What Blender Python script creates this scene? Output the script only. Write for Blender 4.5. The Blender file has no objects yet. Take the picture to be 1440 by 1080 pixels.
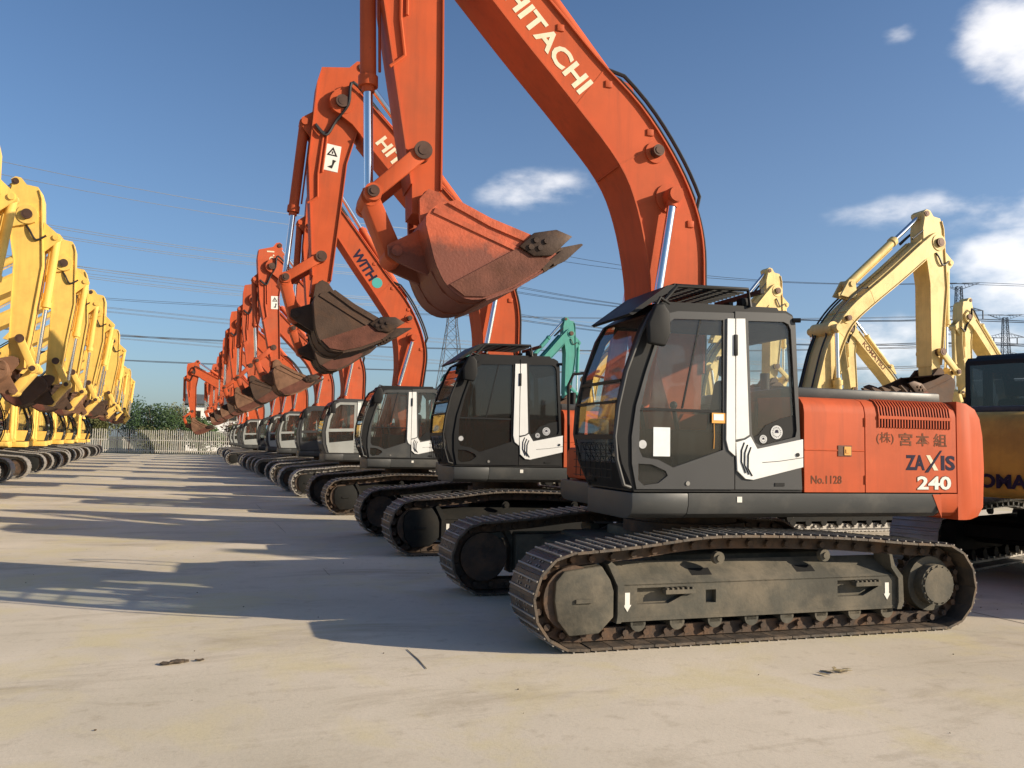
import bpy, bmesh, math, random
from mathutils import Vector, Matrix
RAD = math.radians
random.seed(7)
SC = bpy.context.scene
COL = SC.collection

# ------------------------------------------------------------------ camera
CAM_YAW, CAM_PITCH, CAM_ROLL, CAM_H, CAM_F = RAD(21.05), RAD(4.12), RAD(1.2), 1.64, 1180.0
cy, sy, cp, sp = math.cos(CAM_YAW), math.sin(CAM_YAW), math.cos(CAM_PITCH), math.sin(CAM_PITCH)
Fv = Vector((sy * cp, cy * cp, sp)); Rv = Vector((cy, -sy, 0)); Uv = Rv.cross(Fv)
R2 = Rv * math.cos(CAM_ROLL) + Uv * math.sin(CAM_ROLL)
U2 = -Rv * math.sin(CAM_ROLL) + Uv * math.cos(CAM_ROLL)
cam = bpy.data.cameras.new('camera')
cam.sensor_width = 36.0; cam.lens = 36.0 * CAM_F / 1440.0
cam.clip_start = 0.1; cam.clip_end = 8000
cam_o = bpy.data.objects.new('camera', cam); COL.objects.link(cam_o)
M = Matrix((R2, U2, -Fv)).transposed().to_4x4(); M.translation = Vector((0, 0, CAM_H))
cam_o.matrix_world = M
SC.camera = cam_o

# ------------------------------------------------------------------ sky and sun
SUN_EL, SUN_BEAR = RAD(20.5), RAD(123.0)          # bearing clockwise from +Y
world = bpy.data.worlds.new('World'); SC.world = world; world.use_nodes = True
wn, wl = world.node_tree.nodes, world.node_tree.links
wn.clear()
w_out = wn.new('ShaderNodeOutputWorld'); w_bg = wn.new('ShaderNodeBackground')
sky = wn.new('ShaderNodeTexSky'); sky.sky_type = 'NISHITA'; sky.sun_disc = False
sky.sun_elevation = SUN_EL; sky.sun_rotation = SUN_BEAR
sky.altitude = 20; sky.air_density = 1.0; sky.dust_density = 1.3; sky.ozone_density = 5.0
w_bg.inputs['Strength'].default_value = 0.096
tc = wn.new('ShaderNodeTexCoord')

def wmath(op, a, b=None, c=None, clamp=False):
    n = wn.new('ShaderNodeMath'); n.operation = op; n.use_clamp = clamp
    for i, v in enumerate((a, b, c)):
        if v is None: continue
        if isinstance(v, (int, float)): n.inputs[i].default_value = v
        else: wl.new(v, n.inputs[i])
    return n.outputs[0]

def wdot(vec):
    n = wn.new('ShaderNodeVectorMath'); n.operation = 'DOT_PRODUCT'
    wl.new(tc.outputs['Generated'], n.inputs[0]); n.inputs[1].default_value = vec
    return n.outputs['Value']

mp = wn.new('ShaderNodeMapping'); mp.inputs['Scale'].default_value = (1, 1, 2.1)
wl.new(tc.outputs['Generated'], mp.inputs['Vector'])
nz = wn.new('ShaderNodeTexNoise'); nz.inputs['Scale'].default_value = 9.0
nz.inputs['Detail'].default_value = 9; nz.inputs['Roughness'].default_value = 0.58
wl.new(mp.outputs[0], nz.inputs['Vector'])
nz2 = wn.new('ShaderNodeTexNoise'); nz2.inputs['Scale'].default_value = 26.0
nz2.inputs['Detail'].default_value = 6
wl.new(mp.outputs[0], nz2.inputs['Vector'])
CLOUDS = [  # direction, half width, half height (radians), density
    ((.722, .560, .405), .045, .042, 1.0), ((.748, .540, .385), .05, .045, 1.05), ((.653, .627, .424), .018, .012, .7),
    ((.366, .883, .293), .065, .026, .80), ((.345, .895, .286), .045, .018, .6), ((.720, .647, .255), .10, .020, .70), ((.765, .600, .250), .09, .024, .72),
    ((.775, .608, .200), .06, .030, .95), ((.800, .580, .165), .09, .03, .85), ((.715, .690, .110), .17, .040, .75), ((.79, .60, .085), .15, .05, .8),
    ((.60, .79, .075), .16, .028, .5), ((.92, .36, .25), .2, .07, 1.1), ((-.80, .52, .30), .22, .06, 1.0), ((.3, -.9, .35), .25, .08, 1.0)]
total = None
for d, su, sv, k in CLOUDS:
    d = Vector(d).normalized(); r = d.cross(Vector((0, 0, 1))).normalized(); u = r.cross(d)
    a = wmath('POWER', wmath('MULTIPLY', wdot(r), 1 / su), 2.0)
    b = wmath('POWER', wmath('MULTIPLY', wdot(u), 1 / sv), 2.0)
    m = wmath('SUBTRACT', 1.0, wmath('MULTIPLY', wmath('ADD', a, b), .5), clamp=True)
    m = wmath('MULTIPLY', m, wmath('MULTIPLY', wmath('GREATER_THAN', wdot(d), 0.2), k))
    total = m if total is None else wmath('MAXIMUM', total, m)
nn = wmath('ADD', wmath('MULTIPLY', nz.outputs['Fac'], 1.5), wmath('MULTIPLY', nz2.outputs['Fac'], .85))
dens = wmath('SUBTRACT', wmath('ADD', nn, wmath('MULTIPLY', total, .95)), 1.56)
ramp = wn.new('ShaderNodeMapRange'); ramp.interpolation_type = 'SMOOTHSTEP'
ramp.inputs['From Min'].default_value = -0.12; ramp.inputs['From Max'].default_value = 0.75
wl.new(wmath('MULTIPLY', dens, 1.0), ramp.inputs['Value'])
fac = wmath('MULTIPLY', ramp.outputs[0], wmath('MULTIPLY', total, 1.6, clamp=True))
cmix = wn.new('ShaderNodeMix'); cmix.data_type = 'RGBA'
wl.new(wmath('MULTIPLY', fac, .74, clamp=True), cmix.inputs['Factor'])
# thin high veil that pales the sky towards the sun's side and the horizon
veil = wmath('MULTIPLY', wmath('MULTIPLY_ADD', wdot((.93, .36, 0)), .55, .25, clamp=True), wmath('MULTIPLY_ADD', wdot((0, 0, 1)), -.42, .22, clamp=True))
vmix = wn.new('ShaderNodeMix'); vmix.data_type = 'RGBA'; wl.new(veil, vmix.inputs['Factor'])
wl.new(sky.outputs[0], vmix.inputs[6]); vmix.inputs[7].default_value = (5.2, 6.0, 7.2, 1)
wl.new(vmix.outputs[2], cmix.inputs[6]); cmix.inputs[7].default_value = (9.5, 9.2, 9.0, 1)
wl.new(cmix.outputs[2], w_bg.inputs['Color']); wl.new(w_bg.outputs[0], w_out.inputs['Surface'])

sun = bpy.data.lights.new('sun', 'SUN'); sun.energy = 5.0; sun.angle = RAD(0.5); sun.color = (1.0, .86, .67)
sun_o = bpy.data.objects.new('sun', sun); COL.objects.link(sun_o)
sdir = Vector((math.sin(SUN_BEAR) * math.cos(SUN_EL), math.cos(SUN_BEAR) * math.cos(SUN_EL), math.sin(SUN_EL)))
sun_o.rotation_euler = sdir.to_track_quat('Z', 'Y').to_euler(); sun_o.location = (20, -20, 30)
SC.view_settings.view_transform = 'Standard'; SC.view_settings.look = 'None'
SC.view_settings.gamma = 1; SC.view_settings.exposure = 0.55; SC.view_settings.use_curve_mapping = False

# ------------------------------------------------------------------ materials
def mat(name, col, rough=.5, metal=0., var=.12, vscale=2.5, dirt=None, damt=.35, dscale=1.6, bump=0., bscale=40, coat=0., dlow=.5, spec=.4, streak=0.):
    m = bpy.data.materials.new(name); m.use_nodes = True
    n, l = m.node_tree.nodes, m.node_tree.links
    p = n['Principled BSDF']
    p.inputs['Roughness'].default_value = rough; p.inputs['Metallic'].default_value = metal
    p.inputs['Specular IOR Level'].default_value = spec
    p.inputs['Coat Weight'].default_value = coat; p.inputs['Coat Roughness'].default_value = .25
    t = n.new('ShaderNodeTexCoord'); oi = n.new('ShaderNodeObjectInfo')
    v = n.new('ShaderNodeVectorMath'); v.operation = 'SCALE'
    cb = n.new('ShaderNodeCombineXYZ')
    for i in range(3): l.new(oi.outputs['Random'], cb.inputs[i])
    l.new(cb.outputs[0], v.inputs[0]); v.inputs['Scale'].default_value = 37.0
    ad = n.new('ShaderNodeVectorMath'); ad.operation = 'ADD'
    l.new(t.outputs['Object'], ad.inputs[0]); l.new(v.outputs[0], ad.inputs[1])
    nz = n.new('ShaderNodeTexNoise'); nz.inputs['Scale'].default_value = vscale; nz.inputs['Detail'].default_value = 6
    l.new(ad.outputs[0], nz.inputs['Vector'])
    mr = n.new('ShaderNodeMapRange'); mr.inputs['From Min'].default_value = .25; mr.inputs['From Max'].default_value = .75
    mr.inputs['To Min'].default_value = 1 - var; mr.inputs['To Max'].default_value = 1 + var
    l.new(nz.outputs['Fac'], mr.inputs['Value'])
    sc = n.new('ShaderNodeVectorMath'); sc.operation = 'SCALE'; sc.inputs[0].default_value = col[:3]
    l.new(mr.outputs[0], sc.inputs['Scale'])
    out = sc.outputs[0]
    if streak:   # rain streaks and fading, running down the panel
        mp = n.new('ShaderNodeMapping'); mp.inputs['Scale'].default_value = (7, 7, .55); l.new(ad.outputs[0], mp.inputs['Vector'])
        ns = n.new('ShaderNodeTexNoise'); ns.inputs['Scale'].default_value = 1.6; ns.inputs['Detail'].default_value = 7; ns.inputs['Roughness'].default_value = .6
        l.new(mp.outputs[0], ns.inputs['Vector'])
        rs = n.new('ShaderNodeMapRange'); rs.inputs['From Min'].default_value = .48; rs.inputs['From Max'].default_value = .72; rs.inputs['To Max'].default_value = streak
        l.new(ns.outputs['Fac'], rs.inputs['Value'])
        ms = n.new('ShaderNodeMix'); ms.data_type = 'RGBA'; l.new(rs.outputs[0], ms.inputs['Factor']); l.new(out, ms.inputs[6])
        ms.inputs[7].default_value = (col[0] * .5 + .03, col[1] * .5 + .02, col[2] * .5 + .015, 1); out = ms.outputs[2]
        # small chips and scuffs down to primer
        nc = n.new('ShaderNodeTexNoise'); nc.inputs['Scale'].default_value = 14; nc.inputs['Detail'].default_value = 8; nc.inputs['Roughness'].default_value = .75
        l.new(ad.outputs[0], nc.inputs['Vector'])
        rc = n.new('ShaderNodeMapRange'); rc.inputs['From Min'].default_value = .69; rc.inputs['From Max'].default_value = .73; rc.inputs['To Max'].default_value = .75
        l.new(nc.outputs['Fac'], rc.inputs['Value'])
        mc = n.new('ShaderNodeMix'); mc.data_type = 'RGBA'; l.new(rc.outputs[0], mc.inputs['Factor']); l.new(out, mc.inputs[6])
        mc.inputs[7].default_value = (.14, .06, .035, 1); out = mc.outputs[2]
    if dirt:
        nd = n.new('ShaderNodeTexNoise'); nd.inputs['Scale'].default_value = dscale; nd.inputs['Detail'].default_value = 9
        nd.inputs['Roughness'].default_value = .68
        l.new(ad.outputs[0], nd.inputs['Vector'])
        r2 = n.new('ShaderNodeMapRange'); r2.inputs['From Min'].default_value = dlow; r2.inputs['From Max'].default_value = dlow + .22
        r2.inputs['To Max'].default_value = damt
        l.new(nd.outputs['Fac'], r2.inputs['Value'])
        mx = n.new('ShaderNodeMix'); mx.data_type = 'RGBA'
        l.new(r2.outputs[0], mx.inputs['Factor']); l.new(out, mx.inputs[6]); mx.inputs[7].default_value = (*dirt, 1)
        out = mx.outputs[2]
        r3 = n.new('ShaderNodeMapRange'); r3.inputs['To Min'].default_value = rough; r3.inputs['To Max'].default_value = min(1, rough + .45)
        l.new(r2.outputs[0], r3.inputs['Value']); l.new(r3.outputs[0], p.inputs['Roughness'])
    l.new(out, p.inputs['Base Color'])
    if bump:
        nb = n.new('ShaderNodeTexNoise'); nb.inputs['Scale'].default_value = bscale; nb.inputs['Detail'].default_value = 4
        l.new(ad.outputs[0], nb.inputs['Vector'])
        b = n.new('ShaderNodeBump'); b.inputs['Strength'].default_value = bump; b.inputs['Distance'].default_value = .01
        l.new(nb.outputs['Fac'], b.inputs['Height']); l.new(b.outputs[0], p.inputs['Normal'])
    return m

def glass(name, tint, refl=1.0, ior=1.5):
    m = bpy.data.materials.new(name); m.use_nodes = True
    n, l = m.node_tree.nodes, m.node_tree.links
    n.remove(n['Principled BSDF'])
    tr = n.new('ShaderNodeBsdfTransparent')
    gl = n.new('ShaderNodeBsdfGlossy'); gl.inputs['Roughness'].default_value = .03
    gl.inputs['Color'].default_value = (refl, refl, refl, 1)
    t = n.new('ShaderNodeTexCoord'); nz = n.new('ShaderNodeTexNoise'); nz.inputs['Scale'].default_value = 3.0; nz.inputs['Detail'].default_value = 5
    l.new(t.outputs['Object'], nz.inputs['Vector'])
    mr = n.new('ShaderNodeMapRange'); mr.inputs['To Min'].default_value = .8; mr.inputs['To Max'].default_value = 1.15
    l.new(nz.outputs['Fac'], mr.inputs['Value'])
    sc = n.new('ShaderNodeVectorMath'); sc.operation = 'SCALE'; sc.inputs[0].default_value = tint
    l.new(mr.outputs[0], sc.inputs['Scale']); l.new(sc.outputs[0], tr.inputs['Color'])
    fr = n.new('ShaderNodeFresnel'); fr.inputs['IOR'].default_value = ior
    df = n.new('ShaderNodeBsdfDiffuse'); df.inputs['Color'].default_value = (.45, .43, .38, 1)
    m1 = n.new('ShaderNodeMixShader'); m1.inputs['Fac'].default_value = .035
    l.new(tr.outputs[0], m1.inputs[1]); l.new(df.outputs[0], m1.inputs[2])
    geo = n.new('ShaderNodeNewGeometry'); fm = n.new('ShaderNodeMath'); fm.operation = 'MULTIPLY_ADD'   # mirror only on entering the pane
    l.new(geo.outputs['Backfacing'], fm.inputs[0]); fm.inputs[1].default_value = -1; fm.inputs[2].default_value = 1
    fk = n.new('ShaderNodeMath'); fk.operation = 'MULTIPLY'; l.new(fm.outputs[0], fk.inputs[0]); l.new(fr.outputs[0], fk.inputs[1])
    m2 = n.new('ShaderNodeMixShader'); l.new(fk.outputs[0], m2.inputs['Fac'])
    l.new(m1.outputs[0], m2.inputs[1]); l.new(gl.outputs[0], m2.inputs[2])
    l.new(m2.outputs[0], n['Material Output'].inputs['Surface'])
    return m

DUST = (.27, .235, .185)
MT = dict(
    orange=mat('orange_paint', (.49, .090, .030), .58, var=.10, dirt=(.26, .085, .045), damt=.35, dscale=1.1, dlow=.49, spec=.15, streak=.42),
    orange_b=mat('orange_paint_faded', (.47, .090, .034), .6, var=.14, dirt=(.30, .13, .075), damt=.5, dscale=1.3,  dlow=.5, spec=.2, streak=.35),
    yellow=mat('yellow_paint', (.78, .50, .12), .45, var=.1, dirt=(.42, .25, .07), damt=.5, dscale=1.3,  dlow=.5, spec=.2, streak=.35),
    yellow_shaded=mat('shade_browned_yellow', (.56, .32, .065), .6, var=.12, dirt=(.22, .13, .05), damt=.6, dscale=1.3, dlow=.48, spec=.2, streak=.4),  # yellow darkened and browned, with the shade put into the paint
    cream=mat('faded_yellow_paint', (.72, .54, .22), .5, var=.12, dirt=(.36, .25, .11), damt=.5, dscale=1.4, dlow=.5, spec=.2, streak=.35),
    teal=mat('teal_paint', (.07, .29, .24), .5, var=.12, dirt=(.10, .24, .2), damt=.5, spec=.2, streak=.35),
    deck_grey=mat('dark_grey_paint', (.052, .054, .053), .45, var=.1, dirt=(.15, .135, .11), damt=.4, dscale=1.5, dlow=.5),
    cab_grey=mat('cab_grey_paint', (.046, .046, .046), .45, var=.08, dirt=(.15, .14, .12), damt=.3, dscale=2, dlow=.54),
    cab_black=mat('cab_black_paint', (.016, .016, .016), .5, var=.15, dirt=(.05, .046, .04), damt=.3, spec=.2),
    cab_pale=mat('cab_pale_grey_paint', (.30, .31, .29), .5, var=.1, dirt=(.2, .18, .15), damt=.4),
    white=mat('white_trim_paint', (.74, .74, .71), .4, var=.05, dirt=(.5, .47, .4), damt=.35, dlow=.54),
    rubber=mat('black_rubber', (.013, .013, .013), .6, var=.2, spec=.2),
    frame_dirt=mat('dusty_green_black_frame', (.066, .062, .048), .8, var=.3, dirt=(.19, .160, .115), damt=.75, dscale=2.2, dlow=.42, bump=.25, bscale=30),
    shoe=mat('worn_track_steel', (.085, .075, .065), .48, .5, var=.3, vscale=6, dirt=(.19, .135, .09), damt=.75, dscale=5, dlow=.42, bump=.3),
    link=mat('rusty_link_steel', (.07, .052, .04), .8, .3, var=.3, vscale=6, dirt=(.21, .12, .07), damt=.7, dscale=5, dlow=.45, bump=.3),
    steel=mat('grey_steel', (.25, .24, .22), .45, .7, var=.2, dirt=(.16, .13, .1), damt=.5, dscale=6),
    chrome=mat('chrome_rod', (.75, .75, .74), .16, 1.0, var=.04),
    pin=mat('dark_pin_steel', (.09, .05, .035), .6, .4, var=.3, vscale=8),
    hose=mat('black_hose', (.02, .02, .02), .5, var=.2),
    bucket=mat('worn_orange_bucket', (.46, .092, .036), .6, .1, var=.25, vscale=4, dirt=(.065, .034, .022), damt=.75, dscale=2.6, dlow=.52, bump=.3),
    bucket_dark=mat('dark_rusty_bucket', (.075, .045, .030), .75, .3, var=.3, vscale=4, dirt=(.15, .075, .04), damt=.6, dscale=2.5, bump=.35),
    bucket_tan=mat('rust_brown_bucket', (.20, .105, .06), .8, .2, var=.25, vscale=4, dirt=(.07, .04, .025), damt=.8, dscale=2.5, bump=.3),
    bucket_wear=mat('bare_rusty_plate', (.125, .045, .028), .7, .3, var=.35, vscale=5, dirt=(.10, .045, .025), damt=.6, dscale=3, bump=.35),
    frame_shaded=mat('shade_darkened_frame', (.015, .015, .014), .75, var=.25, dirt=(.045, .037, .028), damt=.5, dscale=2.2, spec=.15),  # darker copy of the track frame, shade between machines put into its colour
    tooth=mat('worn_tooth_steel', (.050, .033, .025), .55, .6, var=.35, vscale=9, dirt=(.16, .09, .05), damt=.5, dscale=6, bump=.12),
    seat=mat('dark_seat_cloth', (.035, .036, .038), .9, var=.2, bump=.2, bscale=120),
    decal_white=mat('white_decal', (.75, .73, .66), .5, var=.06, dirt=(.5, .42, .3), damt=.3, dscale=8, spec=.08),
    decal_cream=mat('cream_lettering', (.72, .66, .48), .5, var=.08, dirt=(.5, .3, .15), damt=.4, dscale=5, spec=.08),
    decal_navy=mat('navy_lettering', (.026, .022, .042), .45, var=.2, spec=.08),
    decal_black=mat('black_lettering', (.03, .025, .022), .5, var=.2, spec=.08),
    decal_brown=mat('faded_brown_lettering', (.15, .062, .034), .6, var=.25, vscale=14, spec=.08),
    decal_teal=mat('teal_decal', (.06, .33, .30), .5, var=.1),
    decal_orange=mat('amber_sticker', (.72, .33, .06), .5, var=.1),
    decal_silver=mat('silver_badge', (.55, .55, .54), .35, .3, var=.15, vscale=20),
    paper=mat('white_paper', (.68, .72, .72), .7, var=.08, vscale=12),
    red_latch=mat('red_latch', (.35, .03, .02), .5),
    glass=glass('cab_glass', (.94, .96, .945)), glass_dark=glass('dark_tinted_glass', (.42, .44, .45)),
    glass_low=glass('lower_cab_glass', (.70, .74, .74)),
)

def worn_tips(m, z0, z1, col):
    """Grouser edges polished by the ground: brighter towards the outer edge of each shoe."""
    n, l = m.node_tree.nodes, m.node_tree.links; p = n['Principled BSDF']
    t = n.new('ShaderNodeTexCoord'); s = n.new('ShaderNodeSeparateXYZ'); l.new(t.outputs['Object'], s.inputs[0])
    r = n.new('ShaderNodeMapRange'); r.inputs['From Min'].default_value = z0; r.inputs['From Max'].default_value = z1; r.inputs['To Max'].default_value = .85
    l.new(s.outputs['Z'], r.inputs['Value'])
    src = p.inputs['Base Color'].links[0].from_socket
    x = n.new('ShaderNodeMix'); x.data_type = 'RGBA'; l.new(r.outputs[0], x.inputs['Factor']); l.new(src, x.inputs[6]); x.inputs[7].default_value = (*col, 1)
    l.new(x.outputs[2], p.inputs['Base Color'])
def bare_below(m, z0, z1, col):
    """Paint scoured off the lower half of a digging bucket, with a ragged edge."""
    n, l = m.node_tree.nodes, m.node_tree.links; p = n['Principled BSDF']
    t = n.new('ShaderNodeTexCoord'); s = n.new('ShaderNodeSeparateXYZ'); l.new(t.outputs['Object'], s.inputs[0])
    nz = n.new('ShaderNodeTexNoise'); nz.inputs['Scale'].default_value = 5; nz.inputs['Detail'].default_value = 9; nz.inputs['Roughness'].default_value = .7
    l.new(t.outputs['Object'], nz.inputs['Vector'])
    a = n.new('ShaderNodeMath'); a.operation = 'MULTIPLY_ADD'; l.new(nz.outputs['Fac'], a.inputs[0]); a.inputs[1].default_value = .42; l.new(s.outputs['Z'], a.inputs[2])
    r = n.new('ShaderNodeMapRange'); r.inputs['From Min'].default_value = z0; r.inputs['From Max'].default_value = z1; r.inputs['To Max'].default_value = .9
    l.new(a.outputs[0], r.inputs['Value'])
    src = p.inputs['Base Color'].links[0].from_socket
    x = n.new('ShaderNodeMix'); x.data_type = 'RGBA'; l.new(r.outputs[0], x.inputs['Factor']); l.new(src, x.inputs[6]); x.inputs[7].default_value = (*col, 1)
    l.new(x.outputs[2], p.inputs['Base Color'])
bare_below(MT['bucket'], -.20, -.34, (.14, .046, .029))
worn_tips(MT['shoe'], -.014, -.002, (.36, .34, .31))

# ------------------------------------------------------------------ mesh helpers
class MB:
    def __init__(self): self.bm = bmesh.new()
    def _add(self, t, bev=0, seg=2, ang=30):
        bmesh.ops.recalc_face_normals(t, faces=t.faces[:])
        if bev:
            es = [e for e in t.edges if len(e.link_faces) == 2 and e.calc_face_angle(0) > RAD(ang)]
            bmesh.ops.bevel(t, geom=es, offset=bev, segments=seg, profile=.5, affect='EDGES', clamp_overlap=True)
        me = bpy.data.meshes.new('tmp'); t.to_mesh(me); t.free()
        self.bm.from_mesh(me); bpy.data.meshes.remove(me)
        return self
    def prism(self, poly, a0, a1, axis='y', bev=0, seg=2):
        t = bmesh.new()
        def P(u, v, a): return {'y': (u, a, v), 'x': (a, u, v), 'z': (u, v, a)}[axis]
        A = [t.verts.new(P(u, v, a0)) for u, v in poly]; B = [t.verts.new(P(u, v, a1)) for u, v in poly]
        n = len(poly)
        t.faces.new(A); t.faces.new(B)
        for i in range(n): t.faces.new((A[i], A[(i + 1) % n], B[(i + 1) % n], B[i]))
        return self._add(t, bev, seg)
    def box(self, x0, x1, y0, y1, z0, z1, bev=0, seg=2):
        return self.prism([(x0, z0), (x1, z0), (x1, z1), (x0, z1)], y0, y1, 'y', bev, seg)
    def plate(self, outer, holes, y0, y1, bev=0):
        t = bmesh.new(); es = []
        for loop in [outer] + list(holes):
            vs = [t.verts.new((x, y0, z)) for x, z in loop]
            es += [t.edges.new((vs[i], vs[(i + 1) % len(vs)])) for i in range(len(vs))]
        bmesh.ops.triangle_fill(t, use_beauty=True, use_dissolve=False, edges=es)
        r = bmesh.ops.extrude_face_region(t, geom=t.faces[:])
        vs = [v for v in r['geom'] if isinstance(v, bmesh.types.BMVert)]
        bmesh.ops.translate(t, verts=vs, vec=(0, y1 - y0, 0))
        return self._add(t, bev)
    def cyl(self, p0, p1, r, n=16, r2=None, caps=True):
        p0, p1 = Vector(p0), Vector(p1); d = (p1 - p0).normalized(); r2 = r if r2 is None else r2
        a = d.orthogonal().normalized(); b = d.cross(a)
        t = bmesh.new(); rings = []
        for p, rr in ((p0, r), (p1, r2)):
            rings.append([t.verts.new(p + (a * math.cos(2 * math.pi * i / n) + b * math.sin(2 * math.pi * i / n)) * rr) for i in range(n)])
        for i in range(n): t.faces.new((rings[0][i], rings[0][(i + 1) % n], rings[1][(i + 1) % n], rings[1][i]))
        if caps: t.faces.new(rings[0]); t.faces.new(rings[1])
        return self._add(t)
    def tube(self, pts, r, n=8):
        pts = [Vector(p) for p in pts]; t = bmesh.new(); rings = []
        up = None
        for i, p in enumerate(pts):
            d = (pts[min(i + 1, len(pts) - 1)] - pts[max(i - 1, 0)]).normalized()
            if up is None: up = d.orthogonal().normalized()
            up = (up - d * up.dot(d)).normalized(); b = d.cross(up)
            rings.append([t.verts.new(p + (up * math.cos(2 * math.pi * k / n) + b * math.sin(2 * math.pi * k / n)) * r) for k in range(n)])
        for i in range(len(rings) - 1):
            for k in range(n): t.faces.new((rings[i][k], rings[i][(k + 1) % n], rings[i + 1][(k + 1) % n], rings[i + 1][k]))
        t.faces.new(rings[0]); t.faces.new(rings[-1])
        return self._add(t)
    def strip(self, pts, y0, y1, th):
        # sheet that follows an x-z polyline, given thickness towards its left normal
        n = len(pts); off = []
        for i in range(n):
            a, b = Vector(pts[max(i - 1, 0)]), Vector(pts[min(i + 1, n - 1)])
            d = (b - a).normalized(); off.append((pts[i][0] - d.y * th, pts[i][1] + d.x * th))
        return self.prism(list(pts) + off[::-1], y0, y1)
    def sphere(self, c, r, sx=1, sy_=1, sz=1, u=12, v=8):
        t = bmesh.new(); bmesh.ops.create_uvsphere(t, u_segments=u, v_segments=v, radius=r)
        for q in t.verts: q.co = Vector((q.co.x * sx + c[0], q.co.y * sy_ + c[1], q.co.z * sz + c[2]))
        return self._add(t)
    def add_mesh(self, me, mtx):
        n0 = len(self.bm.verts); self.bm.from_mesh(me); self.bm.verts.ensure_lookup_table()
        bmesh.ops.transform(self.bm, matrix=mtx, verts=self.bm.verts[n0:])
        return self
    def mesh(self, name, material, smooth=34):
        me = bpy.data.meshes.new(name); self.bm.to_mesh(me); self.bm.free()
        me.materials.append(material)
        if smooth:
            me.polygons.foreach_set('use_smooth', [True] * len(me.polygons)); me.set_sharp_from_angle(angle=RAD(smooth))
        return me

def obj(name, me, parent=None, loc=None, roty=None):
    o = bpy.data.objects.new(name, me); COL.objects.link(o)
    if parent is not None: o.parent = parent
    if loc is not None: o.location = loc
    if roty is not None: o.rotation_euler = (0, roty, 0)
    return o

def thing(name, label, cat, group=None, loc=(0, 0, 0), rz=0.):
    o = obj(name, None); o.location = loc; o.rotation_euler = (0, 0, rz)
    return tag(o, label, cat, group)

def tag(o, label, cat, group=None):
    o['label'] = label; o['category'] = cat
    if group: o['group'] = group
    return o

def kids(o): return [c for c in o.children]
def copy_tree(o, parent=None, skip=()):
    c = o.copy(); COL.objects.link(c); c.parent = parent
    for ch in CH.get(o, ()):
        if ch.name.split('.')[0] in skip: continue
        d = copy_tree(ch, c, skip); CH.setdefault(c, []).append(d)
    return c
CH = {}
def part(name, mb, material, parent, loc=None, roty=None, smooth=34):
    me = mb.mesh(name, MT[material], smooth) if isinstance(mb, MB) else mb
    o = obj(name, me, parent, loc, roty); CH.setdefault(parent, []).append(o)
    return o

_texts = {}
def text_mesh(s, bold=0., wide=1., depth=.002):
    """Lettering as a flat mesh in x-y, unit cap height, origin at its lower left."""
    cu = bpy.data.curves.new('lettering', 'FONT'); cu.body = s; cu.size = 1.0; cu.offset = bold; cu.extrude = depth; cu.resolution_u = 3
    o = bpy.data.objects.new('lettering', cu); COL.objects.link(o)
    dg = bpy.context.evaluated_depsgraph_get(); dg.update()
    me = bpy.data.meshes.new_from_object(o.evaluated_get(dg)); bpy.data.objects.remove(o); bpy.data.curves.remove(cu)
    xs = [v.co.x for v in me.vertices]; ys = [v.co.y for v in me.vertices]
    x0, y0, h = min(xs), min(ys), max(ys) - min(ys)
    for v in me.vertices: v.co = ((v.co.x - x0) / h * wide, (v.co.y - y0) / h, v.co.z)
    w = max(v.co.x for v in me.vertices)
    return me, w

def lettering(name, s, material, parent, origin, udir, vdir, height, width=None, bold=.0, wide=1.):
    me, w = text_mesh(s, bold, wide)
    u, v = Vector(udir).normalized(), Vector(vdir).normalized(); nrm = u.cross(v)
    su = (width / w) if width else height
    m = Matrix((u * su, v * height, nrm)).transposed().to_4x4(); m.translation = Vector(origin)
    me.transform(m); me.name = name; me.materials.clear(); me.materials.append(MT[material])
    o = obj(name, me, parent); CH.setdefault(parent, []).append(o)
    return o

# ------------------------------------------------------------------ the excavator (front towards -x, its left side towards -y)
def catmull(P, n=6):
    out = []
    for i in range(len(P) - 1):
        p0, p1, p2, p3 = [Vector(P[max(0, min(len(P) - 1, k))]) for k in (i - 1, i, i + 1, i + 2)]
        for s in range(n):
            t = s / n
            out.append(.5 * ((2 * p1) + (p2 - p0) * t + (2 * p0 - 5 * p1 + 4 * p2 - p3) * t * t + (3 * p1 - p0 - 3 * p2 + p3) * t ** 3))
    out.append(Vector(P[-1]))
    return out

IDL, SPR, TR = (-1.83, .405), (1.85, .405), .405
def track_path(n):
    pts = []
    for k in range(13):
        a = RAD(-90 - 180 * k / 12); pts.append(Vector((IDL[0] + TR * math.cos(a), IDL[1] + TR * math.sin(a))))
    pts += catmull([(-1.83, .81), (-1.3, .85), (-.64, .918), (.07, .915), (.8, .885), (1.48, .83), (1.85, .81)], 5)[1:-1]
    for k in range(13):
        a = RAD(90 - 180 * k / 12); pts.append(Vector((SPR[0] + TR * math.cos(a), SPR[1] + TR * math.sin(a))))
    pts.append(pts[0].copy())
    L = [0]
    for i in range(1, len(pts)): L.append(L[-1] + (pts[i] - pts[i - 1]).length)
    res = []
    def at(s):
        s %= L[-1]
        for i in range(1, len(pts)):
            if L[i] >= s: return pts[i - 1].lerp(pts[i], (s - L[i - 1]) / (L[i] - L[i - 1]))
        return pts[-1]
    step = L[-1] / n
    for k in range(n):
        p = at(k * step); d = (at(k * step + .06) - at(k * step - .06)).normalized()
        res.append((p, d))
    return res, step
PATH, PITCH = track_path(52)

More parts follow.
